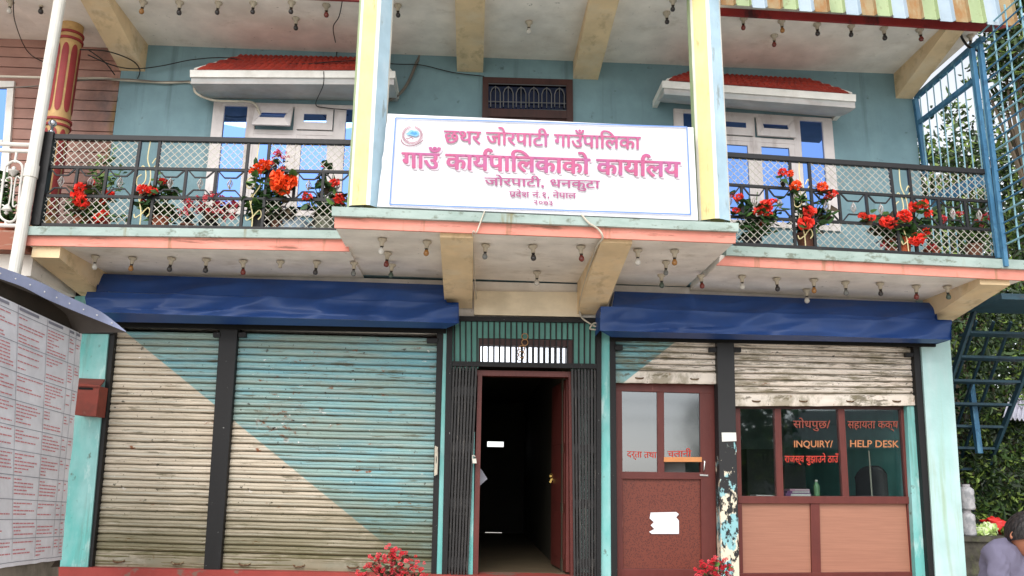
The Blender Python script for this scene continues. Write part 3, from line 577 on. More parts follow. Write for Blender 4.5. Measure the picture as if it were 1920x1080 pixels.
# ---- tiled canopies over the upper windows
k = NB('red_canopy_tiles'); v = k.tc.outputs['Object']; x3 = k.sep(v); nz = k.noise(v, (6, 6, 6), 6)
k.l(k.mix(k.ramp(nz, .35, .7), lin((168, 52, 36)), lin((126, 34, 26))), k.b.inputs['Base Color']); k.b.inputs['Roughness'].default_value = .6
mTILE = k.m
def canopy(fl, fr_, h, rl, rr_, bl, br, label, Yc=-.5):
    c = MB()   # soffit box
    A, Bp = W(fl[0] + 3, fl[1] + h, Yc + .02), W(fr_[0] - 2, fr_[1] + h, Yc + .02)
    C, D = W(bl[0], bl[1], -.005), W(br[0], br[1], -.005)
    def so(u, v):
        f = lerp(A, Bp, u); b = lerp(C, D, u); z0 = f.z - .075
        p = lerp(f, b, v); p.z = lerp(z0, b.z, v ** 1.6); p.x = f.x; return p
    c.grid(so, 16, 10)
    c.grid(lambda u, v: lerp(A, Bp, u) + Vector((0, 0, -.075 * v)), 2, 1)
    for u in (0, 1):
        for j in range(10):
            a, b = so(u, j / 10), so(u, (j + 1) / 10); t = A.z if u == 0 else Bp.z
            c.add([a, b, (b.x, b.y, t), (a.x, a.y, t)], [(0, 1, 2, 3)])
    o = c.build('window_canopy', mat('canopy_soffit_paint', (190, 186, 184), .8, [dict(c=(140, 170, 176), s=(1, 1, 20), lo=.45, hi=.6, a=.3), dict(c=(150, 140, 132), s=2, lo=.5, hi=.7, a=.5)]), BLD); o['label'] = label
    b = MB(); e0, e1 = W(fl[0], fl[1], Yc), W(fr_[0], fr_[1], Yc); g0, g1 = W(fl[0], fl[1] + h, Yc), W(fr_[0], fr_[1] + h, Yc)
    b.hexa([e0, e1, g1, g0], [p + Vector((0, .06, 0)) for p in (e0, e1, g1, g0)])
    for p, r_ in ((e0, g0), (e1, g1)):
        bk = Vector((p.x, -.005, p.z)); rk = Vector((r_.x, -.005, r_.z)); sx = Vector((.05 if p is e0 else -.05, 0, 0))
        b.hexa([p + Vector((0, .06, 0)), bk, rk, r_ + Vector((0, .06, 0))], [p + sx + Vector((0, .06, 0)), bk + sx, rk + sx, r_ + sx + Vector((0, .06, 0))])
    b.build('white_rim', mWHITE, o)
    t = MB(); R0, R1 = W(rl[0], rl[1], -.02), W(rr_[0], rr_[1], -.02); F0, F1 = e0 + Vector((.05, .004, .002)), e1 + Vector((-.05, .004, .002))
    def tl(u, v):
        p = lerp(lerp(F0, F1, u), lerp(R0, R1, u), v); rowp = (v * 4) % 1 if v < 1 else 0
        return p + Vector((0, -.01 * (1 - rowp), (.018 * abs(math.sin(u * 26 * math.pi)) + .02 * (1 - rowp)) * min(1, v * 8)))
    t.grid(tl, 208, 16)
    for F, Rg in ((F0, R0), (F1, R1)): bkp = Vector((F.x, -.01, F.z)); t.add([F, Rg, bkp], [(0, 1, 2)])
    t.build('tile_roof', mTILE, o)
    for F, Rg in ((F0, R0), (F1, R1)): hb = MB(); hb.bar(F, Rg, .03, .03); hb.build('hip_edge', mWHITE, o)
canopy((356, 131), (741, 133), 13, (447, 108), (690, 113), (376, 184), (737, 190), 'red tiled canopy over the left window')
canopy((1242, 151), (1605, 177), 13, (1286, 140), (1522, 153), (1236, 191), (1580, 221), 'red tiled canopy over the right window')
# ---- striped hexagonal pillars
mPG = mat('pillar_green', (176, 194, 148), .7, [dict(c=(206, 222, 176), s=(6, 6, 1.5), lo=.5, hi=.7, a=.6), dict(c=(140, 130, 90), s=(14, 14, 3), lo=.60, hi=.68, a=.6)]); mPY = mat('pillar_yellow', (222, 208, 148), .7, [dict(c=(214, 188, 128), s=(6, 6, 2), lo=.5, hi=.7, a=.5), dict(c=(168, 136, 90), s=(14, 14, 3), lo=.60, hi=.68, a=.6)])
mPB = mat('pillar_blue', (168, 194, 208), .7, [dict(c=(196, 212, 220), s=(6, 6, 2), lo=.5, hi=.7, a=.5), dict(c=(120, 120, 110), s=(14, 14, 3), lo=.60, hi=.68, a=.6)]); mPW = mat('pillar_white', (232, 228, 216), .7, [dict(c=(206, 180, 160), s=14, lo=.6, hi=.72, a=.6)])
def pillar(bx, by, tx, ty, r, rot, first, label):
    Y = -1.53; b = W(bx, by, Y); t = W(tx, ty, Y); b.z -= .02; t = t + (t - b).normalized() * .55
    p = MB(); ring = []
    for kf in range(6):
        for sg in (-1, 1):
            a = rot + kf * math.pi / 3 + sg * (math.pi / 6 - .105); ring.append((math.cos(a), math.sin(a)))
    n = len(ring); NZ = 24; o = len(p.v)
    for j in range(NZ + 1):
        c = lerp(b, t, j / NZ)
        for i, (x, y) in enumerate(ring):
            rr = r * (1 + .012 * noise.noise(Vector((i * 1.3, j * .9, rot)))); p.v.append(c + Vector((x * rr, y * rr, 0)))
    for j in range(NZ):
        for i in range(n):
            p.f.append([o + j * n + i, o + j * n + (i + 1) % n, o + (j + 1) * n + (i + 1) % n, o + (j + 1) * n + i]); p.m.append((first + i // 2) % 3 if i % 2 == 0 else 3)
    q = p.build('pillar', [mPG, mPY, mPB, mPW], BLD); q['label'] = label
pillar(684, 390, 706, 0, .158, R(-103), 1, 'striped pillar left of the sign'); pillar(1337, 415, 1318, 0, .152, R(-122), 1, 'striped pillar right of the sign')
# ------------------------------------------------------------------ the big name board
SY = -1.725
SG = thing('sign_board', 'large white office name board with pink lettering fixed between the two striped pillars', 'sign', W(1008, 398, SY))
mSIGN = mat('sign_white_flex', (216, 216, 220), .5, [dict(c=(206, 196, 184), s=(20, 1, 7), lo=.66, hi=.72, a=.5, x=(-.96, -1.02))], bump=.08)
s = MB(); c = [W(x, y, SY) for x, y in ((727, 213), (1300, 239), (1309, 413), (707, 387))]
def sf(u, v):
    p = bil(c, u, v); e = .012 * noise.noise(Vector((v * 9, 3, 1))) if u == 0 else 0
    return p + Vector((e, .004 * noise.noise(Vector((u * 5, v * 3, 0))), 0))
s.grid(sf, 24, 12)
pf = s.build('panel', mSIGN, SG); md = pf.modifiers.new('t', 'SOLIDIFY'); md.thickness = .08; md.offset = 1
mPKT = mat('pink_lettering', (182, 88, 128), .6, [dict(c=(164, 96, 150), s=(5, 5, 9), lo=.45, hi=.65, a=.6)], bump=0, var=.03); mPKS = mat('pale_pink_lettering', (226, 200, 214), .6, bump=0, var=.02); mMAU = mat('mauve_lettering', (166, 84, 128), .6, bump=0, var=.03); mBLL = mat('blue_border_line', (104, 140, 204), .6, bump=0, var=.02)
ts = SY - .014
s = MB()
for a, b in (((742, 221), (1288, 238)), ((1288, 238), (1295, 402)), ((1295, 402), (731, 383)), ((731, 383), (742, 221))): s.bar(W(*a, ts), W(*b, ts), .010, .002, up=(0, 1, 0))
s.build('border_line', mBLL, SG)
s = MB(); text(s, 'छथर जोरपाटी गाउँपािलका', (833, 245), (1201, 257), 23, ts, .021); s.build('lettering', mPKT, SG)
L2 = 'गाउँ कायपािलकाको कायालय'
s = MB(); text(s, L2, (754, 286), (1275, 304), 28, ts, .030, reph=('गाउँ काय', 'गाउँ कायपािलकाको काया')); s.build('lettering', mPKT, SG)
s = MB(); text(s, L2, (757, 289), (1278, 307), 28, ts + .006, .030, reph=('गाउँ काय', 'गाउँ कायपािलकाको काया')); s.build('letter_shadow', mPKS, SG)
s = MB(); text(s, 'जोरपाटी, धनकुटा', (909, 333), (1125, 339), 14, ts, .018); s.build('lettering', mMAU, SG)
s = MB(); text(s, 'पदेश नं.१, नेपाल', (955, 359), (1080, 362), 10, ts, .016, rakar=('प',)); s.build('lettering', mMAU, SG)
s = MB(); text(s, '२०७३', (1001, 375), (1036, 377), 8, ts, .014); s.build('lettering', mMAU, SG)
e = MB()   # round emblem: wreath of dark red sprigs, blue hills, ribbon
ec = W(773, 253, ts)
def ept(a, r): return ec + Vector((math.cos(a) * r, 0, math.sin(a) * r * .95))
er = random.Random(4)
for i in range(44):
    a = R(-62 - 236 * i / 43) + math.pi * 0
    a = R(106 + 328 * i / 43)
    for r0 in (.074, .085):
        p = ept(a, r0); t = a + er.uniform(-.5, .9); q = Vector((math.cos(t), 0, math.sin(t))) * .0075; w = Vector((-q.z, 0, q.x)) * .5
        e.add([p - q, p + w, p + q, p - w], [(0, 1, 2, 3)], 0)
e.add([ec + Vector(p) for p in ((-.058, 0, .004), (-.03, 0, .03), (-.012, 0, .046), (.02, 0, .04), (.05, 0, .034), (.06, 0, .008), (.035, 0, -.014), (-.01, 0, -.004))], [tuple(range(8))], 1)
e.add([ec + Vector(p) for p in ((-.02, -.001, .012), (0, -.001, .034), (.012, -.001, .022), (.03, -.001, .03), (.045, -.001, .01), (.02, -.001, 0))], [tuple(range(6))], 2)
e.tube([ept(R(205 + 130 * i / 10), .105 + .008 * math.sin(i * .63)) for i in range(11)], .003, 4, 0); e.tube([ec + Vector((-.05 + i * .012, 0, -.03 - .008 * math.sin(i * 1.4))) for i in range(6)], .003, 4, 0)
e.build('emblem', [mat('maroon_print', (150, 70, 96), .6, bump=0), mat('pale_blue_print', (120, 176, 226), .6, bump=0), mat('blue_print', (70, 140, 210), .6, bump=0)], SG)
# ------------------------------------------------------------------ balcony railings
mDIAM = mat('twisted_ornament_metal', (170, 164, 160), .4, metal=.4, bump=0)
RY = -1.03
def rail_set(top, bot, up, lo, posts, endp, cells, scrolls, label, end_side):
    at = lambda L, x: L[0][1] + (x - L[0][0]) / (L[1][0] - L[0][0]) * (L[1][1] - L[0][1])
    def bx(P, t):  # point on a post line at height y via fraction
        return (lerp(P[0][0], P[1][0], t), lerp(P[0][1], P[1][1], t))
    T = thing('balcony_railing', label, 'railing', W(*(bot[0]), RY), 'black mesh railings of the balcony')
    s = MB(); s.bar(W(*top[0], RY), W(*top[1], RY), .05, .05); s.build('top_rail', mRAIL, T, bevel=.004)
    for L in (up, lo): s = MB(); s.bar(W(*L[0], RY), W(*L[1], RY), .026, .026); s.build('middle_rail', mRAIL, T)
    s = MB(); s.bar(W(*bot[0], RY), W(*bot[1], RY), .032, .04); s.build('bottom_rail', mRAIL, T)
    for P in posts: s = MB(); s.bar(W(*P[0], RY), W(*P[1], RY), .025, .03); s.build('baluster', mRAIL, T)
    s = MB(); P = endp; s.bar(W(*P[0], RY), W(*P[1], RY), .085, .085); ep = s.build('end_post', mRAIL, T, bevel=.004)
    s = MB(); tp = W(*P[0], RY); s.ball(tp + Vector((0, 0, .1)), .036, 12); s.lathe([(.03, 0), (.03, .02), (.014, .03), (.014, .07)], tp + Vector((0, 0, .0)), 10); s.build('ball_finial', mat('steel_ball', (190, 192, 198), .2, metal=.9, bump=0), ep, smooth=True)
    for Pa, Pb in cells:
        def on(P, L):
            # x where the post crosses rail line
            x = P[0][0]
            for _ in range(4): y = at(L, x); x = lerp(P[0][0], P[1][0], (y - P[0][1]) / (P[1][1] - P[0][1]))
            return (x, at(L, x))
        for La, Lb in ((top, up), (lo, bot)):
            q = [W(*on(Pa, La), RY), W(*on(Pb, La), RY), W(*on(Pb, Lb), RY), W(*on(Pa, Lb), RY)]
            wd_, ht = (q[1] - q[0]).length, (q[0] - q[3]).length; st = .072; m = MB()
            for sg in (1, -1):
                n = int((wd_ + ht) / st) + 1
                for i in range(1, n):
                    c0 = i * st
                    if sg > 0: a = (max(0, c0 - ht), min(c0, ht)); b = (min(c0, wd_), max(0, c0 - wd_))
                    else: a = (max(0, c0 - ht), ht - min(c0, ht)); b = (min(c0, wd_), ht - max(0, c0 - wd_))
                    pa, pb = bil(q, a[0] / wd_, a[1] / ht), bil(q, b[0] / wd_, b[1] / ht); o_ = Vector((0, .004 * sg, 0))
                    if (pa - pb).length > .02: m.bar(pa + o_, pb + o_, .0057, .004)
            m.build('wire_mesh', mWIRE, T)
        for k3 in range(3):
            q0 = [on(Pa, up), on(Pb, up), on(Pb, lo), on(Pa, lo)]; q = [W(*p, RY) for p in q0]; u0, u1 = k3 / 3, (k3 + 1) / 3
            if k3: s = MB(); s.bar(bil(q, u0, 0), bil(q, u0, 1), .024, .024); s.build('cell_divider', mRAIL, T)
            for v0, v1 in ((.0, .28), (1, .72)):
                m = MB()
                pts = [bil(q, lerp(u0, u1, a), b) for a, b in ((.03, v0), (.30, v1), (.70, v1), (.97, v0))]
                for i in range(3): m.bar(pts[i], pts[i + 1], .013, .013)
                m.build('cell_ornament', mRAIL, T)
            cc = bil(q, (u0 + u1) / 2, .5); m = MB()
            m.tube([cc + Vector((0, 0, -.055)), cc + Vector((0, 0, .06))], .004, 5)
            for a in range(5):
                m.tube([cc + Vector((math.cos(a * 1.256 + z * 12) * r_, math.sin(a * 1.256 + z * 12) * r_, z)) for z, r_ in ((-.045, .004), (-.02, .018), (0, .026), (.02, .018), (.045, .004))], .004, 4)
            m.build('diamond_ornament', mDIAM, T)
    for Pa, Pb in scrolls:
        def f(u, t): a, b = bx(Pa, t), bx(Pb, t); return W(lerp(a[0], b[0], u), lerp(a[1], b[1], u), RY)
        m = MB()
        for pts in ([(.5, .02), (.48, .22), (.7, .36), (.72, .5), (.45, .62), (.36, .72)], [(.74, .27), (.9, .21), (.98, .27), (.86, .31)], [(.28, .4), (.1, .44), (.12, .52), (.3, .53), (.5, .47), (.46, .36), (.3, .3), (.2, .34)], [(.36, .72), (.5, .84), (.52, .99)], [(.36, .72), (.3, .66), (.4, .6)], [(.52, .86), (.8, .78), (.92, .84), (.78, .89)], [(.5, .86), (.25, .9), (.18, .86)]):
            m.tube(spl([f(u, t) for u, t in pts], 5), .0055, 5)
        m.build('scroll_ornament', mGOLDW, T)
    return T
P1, P2, P3, P4 = ((264, 262), (241, 424)), ((301, 263), (281, 425)), ((467, 266), (451, 429)), ((506, 267), (491, 430))
P0 = ((100, 258), (74, 422)); P5 = ((664, 268), (652, 432))
rail_set(((92, 257), (660, 268)), ((68, 422), (650, 432)), ((80, 313), (655, 323)), ((74, 367), (652, 376)), [P1, P2, P3, P4], ((96, 250), (69, 424)), [(P0, P1), (P2, P3), (P4, P5)], [(P1, P2), (P3, P4)], 'black balcony railing with diamond mesh left of the name board', 0)
Q0, Q1, Q2, Q3, Q4, Q5 = ((1340, 290), (1348, 456)), ((1480, 300), (1491, 464)), ((1516, 302), (1529, 466)), ((1668, 312), (1687, 474)), ((1703, 315), (1720, 477)), ((1850, 324), (1872, 484))
rail_set(((1362, 291), (1860, 324)), ((1376, 458), (1884, 485)), ((1360, 346), (1864, 379)), ((1366, 406), (1870, 432)), [Q1, Q2, Q3, Q4], ((1857, 318), (1880, 486)), [(Q0, Q1), (Q2, Q3), (Q4, Q5)], [(Q1, Q2), (Q3, Q4)], 'black balcony railing with diamond mesh right of the name board', 1)
# ------------------------------------------------------------------ potted begonias
def leafmat(n, c): return mat(n, c, .5, [dict(c=tuple(int(x * .6) for x in c), s=9, lo=.45, hi=.65, a=.6)], bump=0, spec=.3)
mLF = [leafmat('dark_leaf', (56, 88, 48)), leafmat('mid_leaf', (92, 128, 64)), leafmat('bronze_leaf', (70, 58, 42)), leafmat('pale_leaf', (140, 170, 96))]
mPET = [mat('scarlet_petal', (240, 62, 46), .55, bump=0, var=.08), mat('orange_petal', (250, 84, 28), .55, bump=0, var=.06), mat('crimson_petal', (206, 40, 54), .55, bump=0, var=.1), mat('rose_petal', (228, 88, 98), .55, bump=0, var=.1)]
def leaf(mb, c, d, up, L, Wd, m):
    d = d.normalized(); s_ = d.cross(up)
    if s_.length < .05: s_ = Vector((1, 0, 0))
    s_.normalize(); n = s_.cross(d); f = -.15 * L
    mb.add([c, c + d * L * .35 + s_ * Wd * .5 + n * f, c + d * L * .75 + s_ * Wd * .36 + n * f * .7, c + d * L, c + d * L * .75 - s_ * Wd * .36 + n * f * .7, c + d * L * .35 - s_ * Wd * .5 + n * f, c + d * L * .5], [(0, 1, 2, 6), (6, 2, 3), (6, 3, 4), (0, 6, 4, 5)], m)
def rv(r=None):
    r = r or rnd
    while 1:
        v = Vector((r.uniform(-1, 1), r.uniform(-1, 1), r.uniform(-1, 1)))
        if .05 < v.length < 1: return v.normalized()
def bloom(mb, c, r, m):
    n = max(14, int(46 * min(1, r / .07)))
    for i in range(n):
        z = 1 - 2 * (i + .5) / n; a = i * 2.39996; q = Vector((math.sqrt(1 - z * z) * math.cos(a), math.sqrt(1 - z * z) * math.sin(a), z)); q = (q + rv() * .25).normalized()
        t = q.cross(rv()).normalized(); b = q.cross(t); R1 = r * rnd.uniform(.6, 1.18) * (1 - .28 * abs(q.z)); w = r * rnd.uniform(.36, .66)
        o = c + q * R1 * .45; tip = c + q * R1
        mb.add([o, o + t * w * .6 + q * R1 * .28, tip + t * w * .75 + b * w * .2, tip + q * r * .07 + b * w * .1, tip - t * w * .75 - b * w * .1, o - t * w * .6 + q * R1 * .28, c + q * R1 * .72 + b * w * .35], [(0, 1, 2, 6), (6, 2, 3), (6, 3, 4), (0, 6, 4, 5)], m)
POT = {'terra': mat('terracotta', (168, 92, 66), .85, [dict(c=(120, 66, 50), s=8, lo=.5, hi=.7, a=.6), dict(c=(196, 160, 130), s=12, lo=.62, hi=.72, a=.5)]), 'red': mat('red_plastic_pot', (176, 62, 50), .5), 'dark': mat('black_plastic_pot', (40, 40, 42), .5), 'grey': mat('grey_green_pot', (122, 122, 106), .7), 'brown': mat('brown_plastic_pot', (116, 72, 52), .5), 'orange': mat('orange_terracotta', (196, 98, 60), .8)}
SLABZ = 3.745
def plant(name, label, potx, Y, pr_, ph, pot, blooms, petal, lmats, nleaf, spread, group, z0=SLABZ, poty=430, small=False, lsize=.092, extra=()):
    b = W(potx, poty, Y); b.z = z0
    T = thing(name, label, 'potted plant', b, group)
    s = MB(); s.lathe([(pr_ * .72, 0), (pr_ * .98, ph * .82), (pr_ * 1.1, ph * .82), (pr_ * 1.1, ph), (pr_ * .96, ph), (pr_ * .92, ph * .9), (0.001, ph * .88)], b, 20); s.build('pot', POT[pot], T, smooth=False)
    st, fo = MB(), MB(); top = b + Vector((0, 0, ph * .88)); ends = []
    for x, y, r, *yy in blooms: ends.append(W(x, y, yy[0] if yy else Y - .1))
    for x, y in extra: ends.append(W(x, y, Y))
    for _ in range(6): ends.append(top + Vector((rnd.uniform(-1, 1) * spread, rnd.uniform(-1, .6) * spread, rnd.uniform(.3, 1) * spread)))
    for e_ in ends:
        mid = lerp(top, e_, .5) + rv() * .03 + Vector((0, 0, .03)); pts = spl([top + rv() * pr_ * .3 * Vector((1, 1, 0)).length * .5, mid, e_], 5); st.tube(pts, .0045, 5, cap=False)
        for kx in range(max(3, int(nleaf * 2.4) // len(ends))):
            p = pts[min(len(pts) - 1, int(rnd.uniform(.15, 1) * len(pts)))] + rv() * rnd.uniform(.01, .05)
            d = rv(); d.z = d.z * .5 - .1; d.y -= .25
            leaf(fo, p, d, (Vector((0, -.5, 1)) + rv() * .6).normalized(), lsize * rnd.uniform(.7, 1.4), lsize * rnd.uniform(.6, 1.1), rnd.randrange(len(lmats)))
    st.build('stems', mLF[2] if small else mLF[1], T); fo.build('foliage', [mLF[i] for i in lmats], T)
    for (x, y, r, *yy), e_ in zip(blooms, ends):
        f = MB(); rr = r / 205 * rnd.uniform(.98, 1.2)
        if small:
            for _ in range(max(6, int(r * .95))): bloom(f, e_ + rv() * rr * rnd.uniform(.3, 1.35), rnd.uniform(.014, .027), rnd.choice((0, 0, 1)))
        else: bloom(f, e_, rr, 0)
        f.build('flower_head', [mPET[petal if petal < 3 else rnd.randrange(2)], mPET[3]], T)
    return T
GB = 'flowering pots behind the balcony railing'
plant('begonia', 'scarlet begonia in a terracotta pot by the left end post of the balcony', 152, -.86, .08, .13, 'terra', [(150, 352, 12, -1.07), (152, 379, 14, -1.07), (147, 366, 10, -1.07), (205, 366, 11), (172, 342, 7), (185, 408, 10), (196, 400, 9)], 0, (0, 1, 2), 80, .14, GB)
plant('begonia', 'leggy leaf plant in a small red pot with tall feathery sprays', 186, -.84, .075, .12, 'red', [(192, 378, 8)], 0, (1, 3, 1), 150, .2, GB, lsize=.05, extra=((205, 290), (190, 300), (180, 320), (228, 318), (215, 275), (230, 345), (200, 330), (172, 310)))
plant('begonia', 'scarlet begonia in a terracotta pot under the first cream scroll', 298, -.86, .088, .14, 'terra', [(270, 356, 11, -1.06), (285, 357, 10, -1.06), (306, 341, 9), (268, 378, 7)], 0, (0, 1, 1, 2), 90, .14, GB, extra=((322, 345), (330, 355), (300, 330)))
plant('begonia', 'small petalled crimson begonia in a black pot left of the second scroll', 392, -.86, .09, .1, 'dark', [(384, 374, 13, -1.0), (404, 378, 14, -1.0), (376, 390, 12), (420, 388, 12), (432, 380, 10), (408, 368, 10), (396, 396, 12), (444, 384, 9), (428, 405, 9)], 2, (2, 2, 0), 60, .12, GB, small=True, lsize=.05)
plant('begonia', 'small petalled crimson begonia beside the terracotta pot, pot hidden', 352, -.9, .07, .07, 'brown', [(350, 384, 12, -.98), (360, 380, 11, -.98), (345, 400, 9)], 2, (2, 0), 26, .08, GB, small=True, lsize=.05)
plant('begonia', 'begonia with the largest orange flower head in a dark pot', 486, -.88, .085, .18, 'dark', [(484, 317, 12, -1.1), (495, 308, 12, -1.1), (476, 322, 8, -1.08), (524, 334, 17, -1.1), (540, 342, 16, -1.1), (530, 354, 15, -1.1), (524, 345, 16, -1.12), (547, 334, 9, -1.1)], 1, (0, 0, 1), 80, .16, GB, extra=((486, 352), (500, 345), (478, 340), (505, 365)))
plant('begonia', 'crimson geranium sprays poking above the mesh beside the big orange flower', 520, -.9, .07, .12, 'brown', [(521, 290, 9, -1.0), (532, 296, 8, -1.0), (530, 316, 6, -1.0), (515, 305, 5)], 2, (0, 2), 60, .14, GB, small=True, extra=((508, 310), (518, 300), (505, 325)))
plant('begonia', 'red begonia in a grey green pot next to the left striped pillar', 608, -.88, .1, .17, 'grey', [(575, 368, 10, -1.08), (628, 342, 9, -1.08), (637, 372, 12, -1.08), (609, 310, 6), (633, 380, 8)], 0, (0, 0, 1, 2), 70, .17, GB, extra=((612, 340), (600, 330), (590, 350), (625, 325), (618, 360)))
plant('begonia', 'red begonia in a black pot next to the right striped pillar', 1408, -.86, .085, .13, 'dark', [(1385, 370, 9, -1.08), (1391, 392, 8), (1372, 366, 7), (1380, 394, 8, -1.08), (1425, 394, 12, -1.1), (1437, 385, 12, -1.1), (1448, 378, 8, -1.1), (1440, 398, 10, -1.1), (1424, 418, 7)], 0, (0, 0, 1), 90, .18, GB, extra=((1405, 365), (1420, 360), (1455, 395), (1460, 385), (1400, 420)))
plant('begonia', 'tall orange and red begonia in a brown pot under the third scroll', 1510, -.88, .09, .17, 'brown', [(1467, 322, 10, -1.08), (1482, 326, 9, -1.08), (1492, 348, 10, -1.08), (1541, 350, 12, -1.08), (1560, 364, 10, -1.08), (1550, 370, 8), (1516, 397, 12, -1.1), (1512, 418, 14, -1.1)], 3, (0, 0, 1, 2), 90, .2, GB, extra=((1500, 370), (1545, 385), (1540, 400), (1495, 400), (1535, 410)))
plant('begonia', 'rosy red begonia in a broad terracotta pot left of the fourth scroll', 1672, -.86, .085, .14, 'terra', [(1618, 404, 8, -1.08), (1634, 408, 8, -1.08), (1662, 415, 12, -1.1), (1672, 420, 10, -1.1), (1655, 412, 7)], 0, (0, 2, 1), 70, .17, GB, extra=((1650, 395), (1640, 420), (1665, 400), (1630, 430)))
plant('begonia', 'coral begonia in an orange clay pot beneath the fourth scroll', 1692, -.93, .075, .15, 'orange', [(1697, 405, 12, -1.1), (1716, 388, 12, -1.1), (1730, 383, 12, -1.1), (1740, 400, 9, -1.1), (1721, 449, 14, -1.1), (1736, 434, 8)], 0, (0, 0, 1), 60, .14, GB, extra=((1705, 380), (1710, 425), (1735, 415)))
plant('begonia', 'low begonia with small pink flowers in a clay pot at the right railing end', 1744, -.84, .075, .07, 'terra', [(1660, 461, 8), (1748, 462, 5)], 2, (2, 0), 24, .08, GB, small=True, lsize=.05)
plant('begonia', 'spreading green plant with tiny pink flowers by the right end post', 1822, -.84, .085, .12, 'brown', [(1771, 411, 6, -1.0), (1796, 401, 7, -1.0), (1841, 414, 8, -1.0), (1851, 404, 7, -1.0), (1864, 416, 5, -1.0)], 2, (1, 1, 0), 120, .2, GB, small=True, lsize=.055, extra=((1800, 412), (1815, 405), (1830, 400), (1845, 412), (1780, 415), (1825, 420)))
plant('begonia', 'crimson begonia flowering in front of the blue shutter at the bottom edge', 735, -.55, .13, .2, 'terra', [(710, 1048, 15), (735, 1036, 14), (755, 1045, 15), (690, 1062, 14), (775, 1058, 14), (735, 1062, 17), (715, 1075, 15), (757, 1072, 15), (680, 1080, 12), (790, 1078, 12), (740, 1085, 16)], 2, (2, 2, 0), 130, .16, 'flowering pots on the front step', z0=.345, poty=1080, small=True, lsize=.05)
plant('begonia', 'crimson begonia flowering in front of the brown glazed door at the bottom edge', 1338, -.55, .13, .2, 'terra', [(1318, 1062, 10), (1340, 1055, 10), (1360, 1058, 9), (1335, 1070, 12), (1365, 1072, 11), (1310, 1076, 10), (1345, 1082, 14)], 2, (2, 0, 1), 110, .15, 'flowering pots on the front step', z0=.32, poty=1080, small=True, lsize=.05)
s = MB(); bq = W(548, 428, -.8); bq.z = SLABZ; s.lathe([(.2, 0), (.19, .05), (.15, .15), (.1, .18), (.001, .185)], bq, 20)
tag(s.build('basin', mat('grey_blue_plastic', (150, 166, 178), .5), None, True, at=bq), 'upturned grey blue basin behind the mesh between two flower pots', 'basin')
# ------------------------------------------------------------------ festoon bulbs under the ceilings
mSOCK = mat('bulb_holder_porcelain', (178, 168, 150), .5, [dict(c=(120, 108, 90), s=40, lo=.5, hi=.7, a=.6)], bump=0)
BC = {'dark': (46, 42, 42), 'red': (110, 42, 34), 'amber': (150, 104, 52), 'grey': (110, 112, 110), 'white': (196, 192, 184), 'green': (70, 84, 74)}
def lamp(kind):
    T = bpy.data.objects.new('light_bulb', None); COL.objects.link(T); T.empty_display_size = .05; ORG[T] = Vector((0, 0, 0))
    s = MB(); s.lathe([(.038, 0), (.038, -.012), (.03, -.02), (.02, -.028), (.016, -.06), (.018, -.062)], (0, 0, 0), 14); s.build('bulb_holder', mSOCK, T, True)
    if kind != 'empty':
        big = kind == 'white'; k_ = 1.08 if big else 1
        s = MB(); s.lathe([(.013, -.058), (.013, -.074)], (0, 0, 0), 10); s.build('bulb_cap', mat('bulb_cap', (40, 32, 28), .5, bump=0), T)
        s = MB(); s.lathe([(.012 * k_, -.074), (.02 * k_, -.074 - .016 * k_), (.0235 * k_, -.074 - .032 * k_), (.018 * k_, -.074 - .047 * k_), (.008 * k_, -.074 - .053 * k_), (.0005, -.074 - .054 * k_)], (0, 0, 0), 14); s.build('bulb', mat('bulb_glass_' + kind, BC[kind], .22, bump=0, spec=.6, var=.02), T, True)
    return T
proto = {}
def put_lamp(kind, p, label, group):
    if kind not in proto: T = proto[kind] = lamp(kind)
    else:
        T = proto[kind].copy(); COL.objects.link(T)
        for ch in proto[kind].children: c2 = ch.copy(); COL.objects.link(c2); c2.parent = T
    T.location = p; T.scale = (rnd.uniform(.98, 1.08),) * 3; T.rotation_euler = (rnd.uniform(-.08, .08), rnd.uniform(-.08, .08), 0); tag(T, label, 'light bulb', group)
CN = {'dark': 'smoky black', 'red': 'dull red', 'amber': 'amber', 'grey': 'grey', 'white': 'larger white', 'green': 'grey green', 'empty': 'empty'}
def row(pts, pl, where, group):
    for i, (x, y, kd) in enumerate(pts):
        nm = '%s bulb' % CN[kd] if kd != 'empty' else 'empty bulb holder'
        put_lamp(kd, pl(x, y), '%s, %s from the left %s' % (nm, ORD[i], where), group)
LA, LB = W(55, 461, WY), W(655, 471, WY); RA, RB = W(1347, 497, WY), W(1922, 524, WY); BA, BB = W(627, 427, BY), W(1379, 456, BY)
GL = 'bulbs under the balcony'; GU = 'bulbs under the veranda ceiling'
row([(179, 480, 'white'), (249, 483, 'amber'), (322, 484, 'dark'), (387, 486, 'dark'), (456, 489, 'red'), (526, 490, 'empty'), (594, 491, 'dark'), (664, 492, 'grey'), (735, 496, 'green')], lambda x, y: SP(x, y, LA, LB), 'in the row above the left blue hood', GL)
row([(717, 448, 'white'), (801, 453, 'amber'), (911, 459, 'grey'), (999, 461, 'dark'), (1089, 462, 'red'), (1196, 468, 'white'), (1265, 470, 'amber')], lambda x, y: SP(x, y, BA, BB), 'in the row right under the name board', GL)
row([(727, 474, 'red'), (1007, 510, 'white'), (1249, 491, 'grey')], lambda x, y: SP(x, y, BA, BB), 'of the three set back under the projecting bay', GL)
row([(1240, 515, 'green'), (1314, 516, 'red'), (1391, 518, 'white'), (1456, 522, 'dark'), (1526, 524, 'amber'), (1585, 529, 'grey'), (1650, 531, 'dark'), (1718, 536, 'red'), (1776, 537, 'green')], lambda x, y: SP(x, y, RA, RB), 'in the row above the right blue hood', GL)
row([(1512, 543, 'white')], lambda x, y: SP(x, y, RA, RB), 'hanging alone just over the right hood', GL)
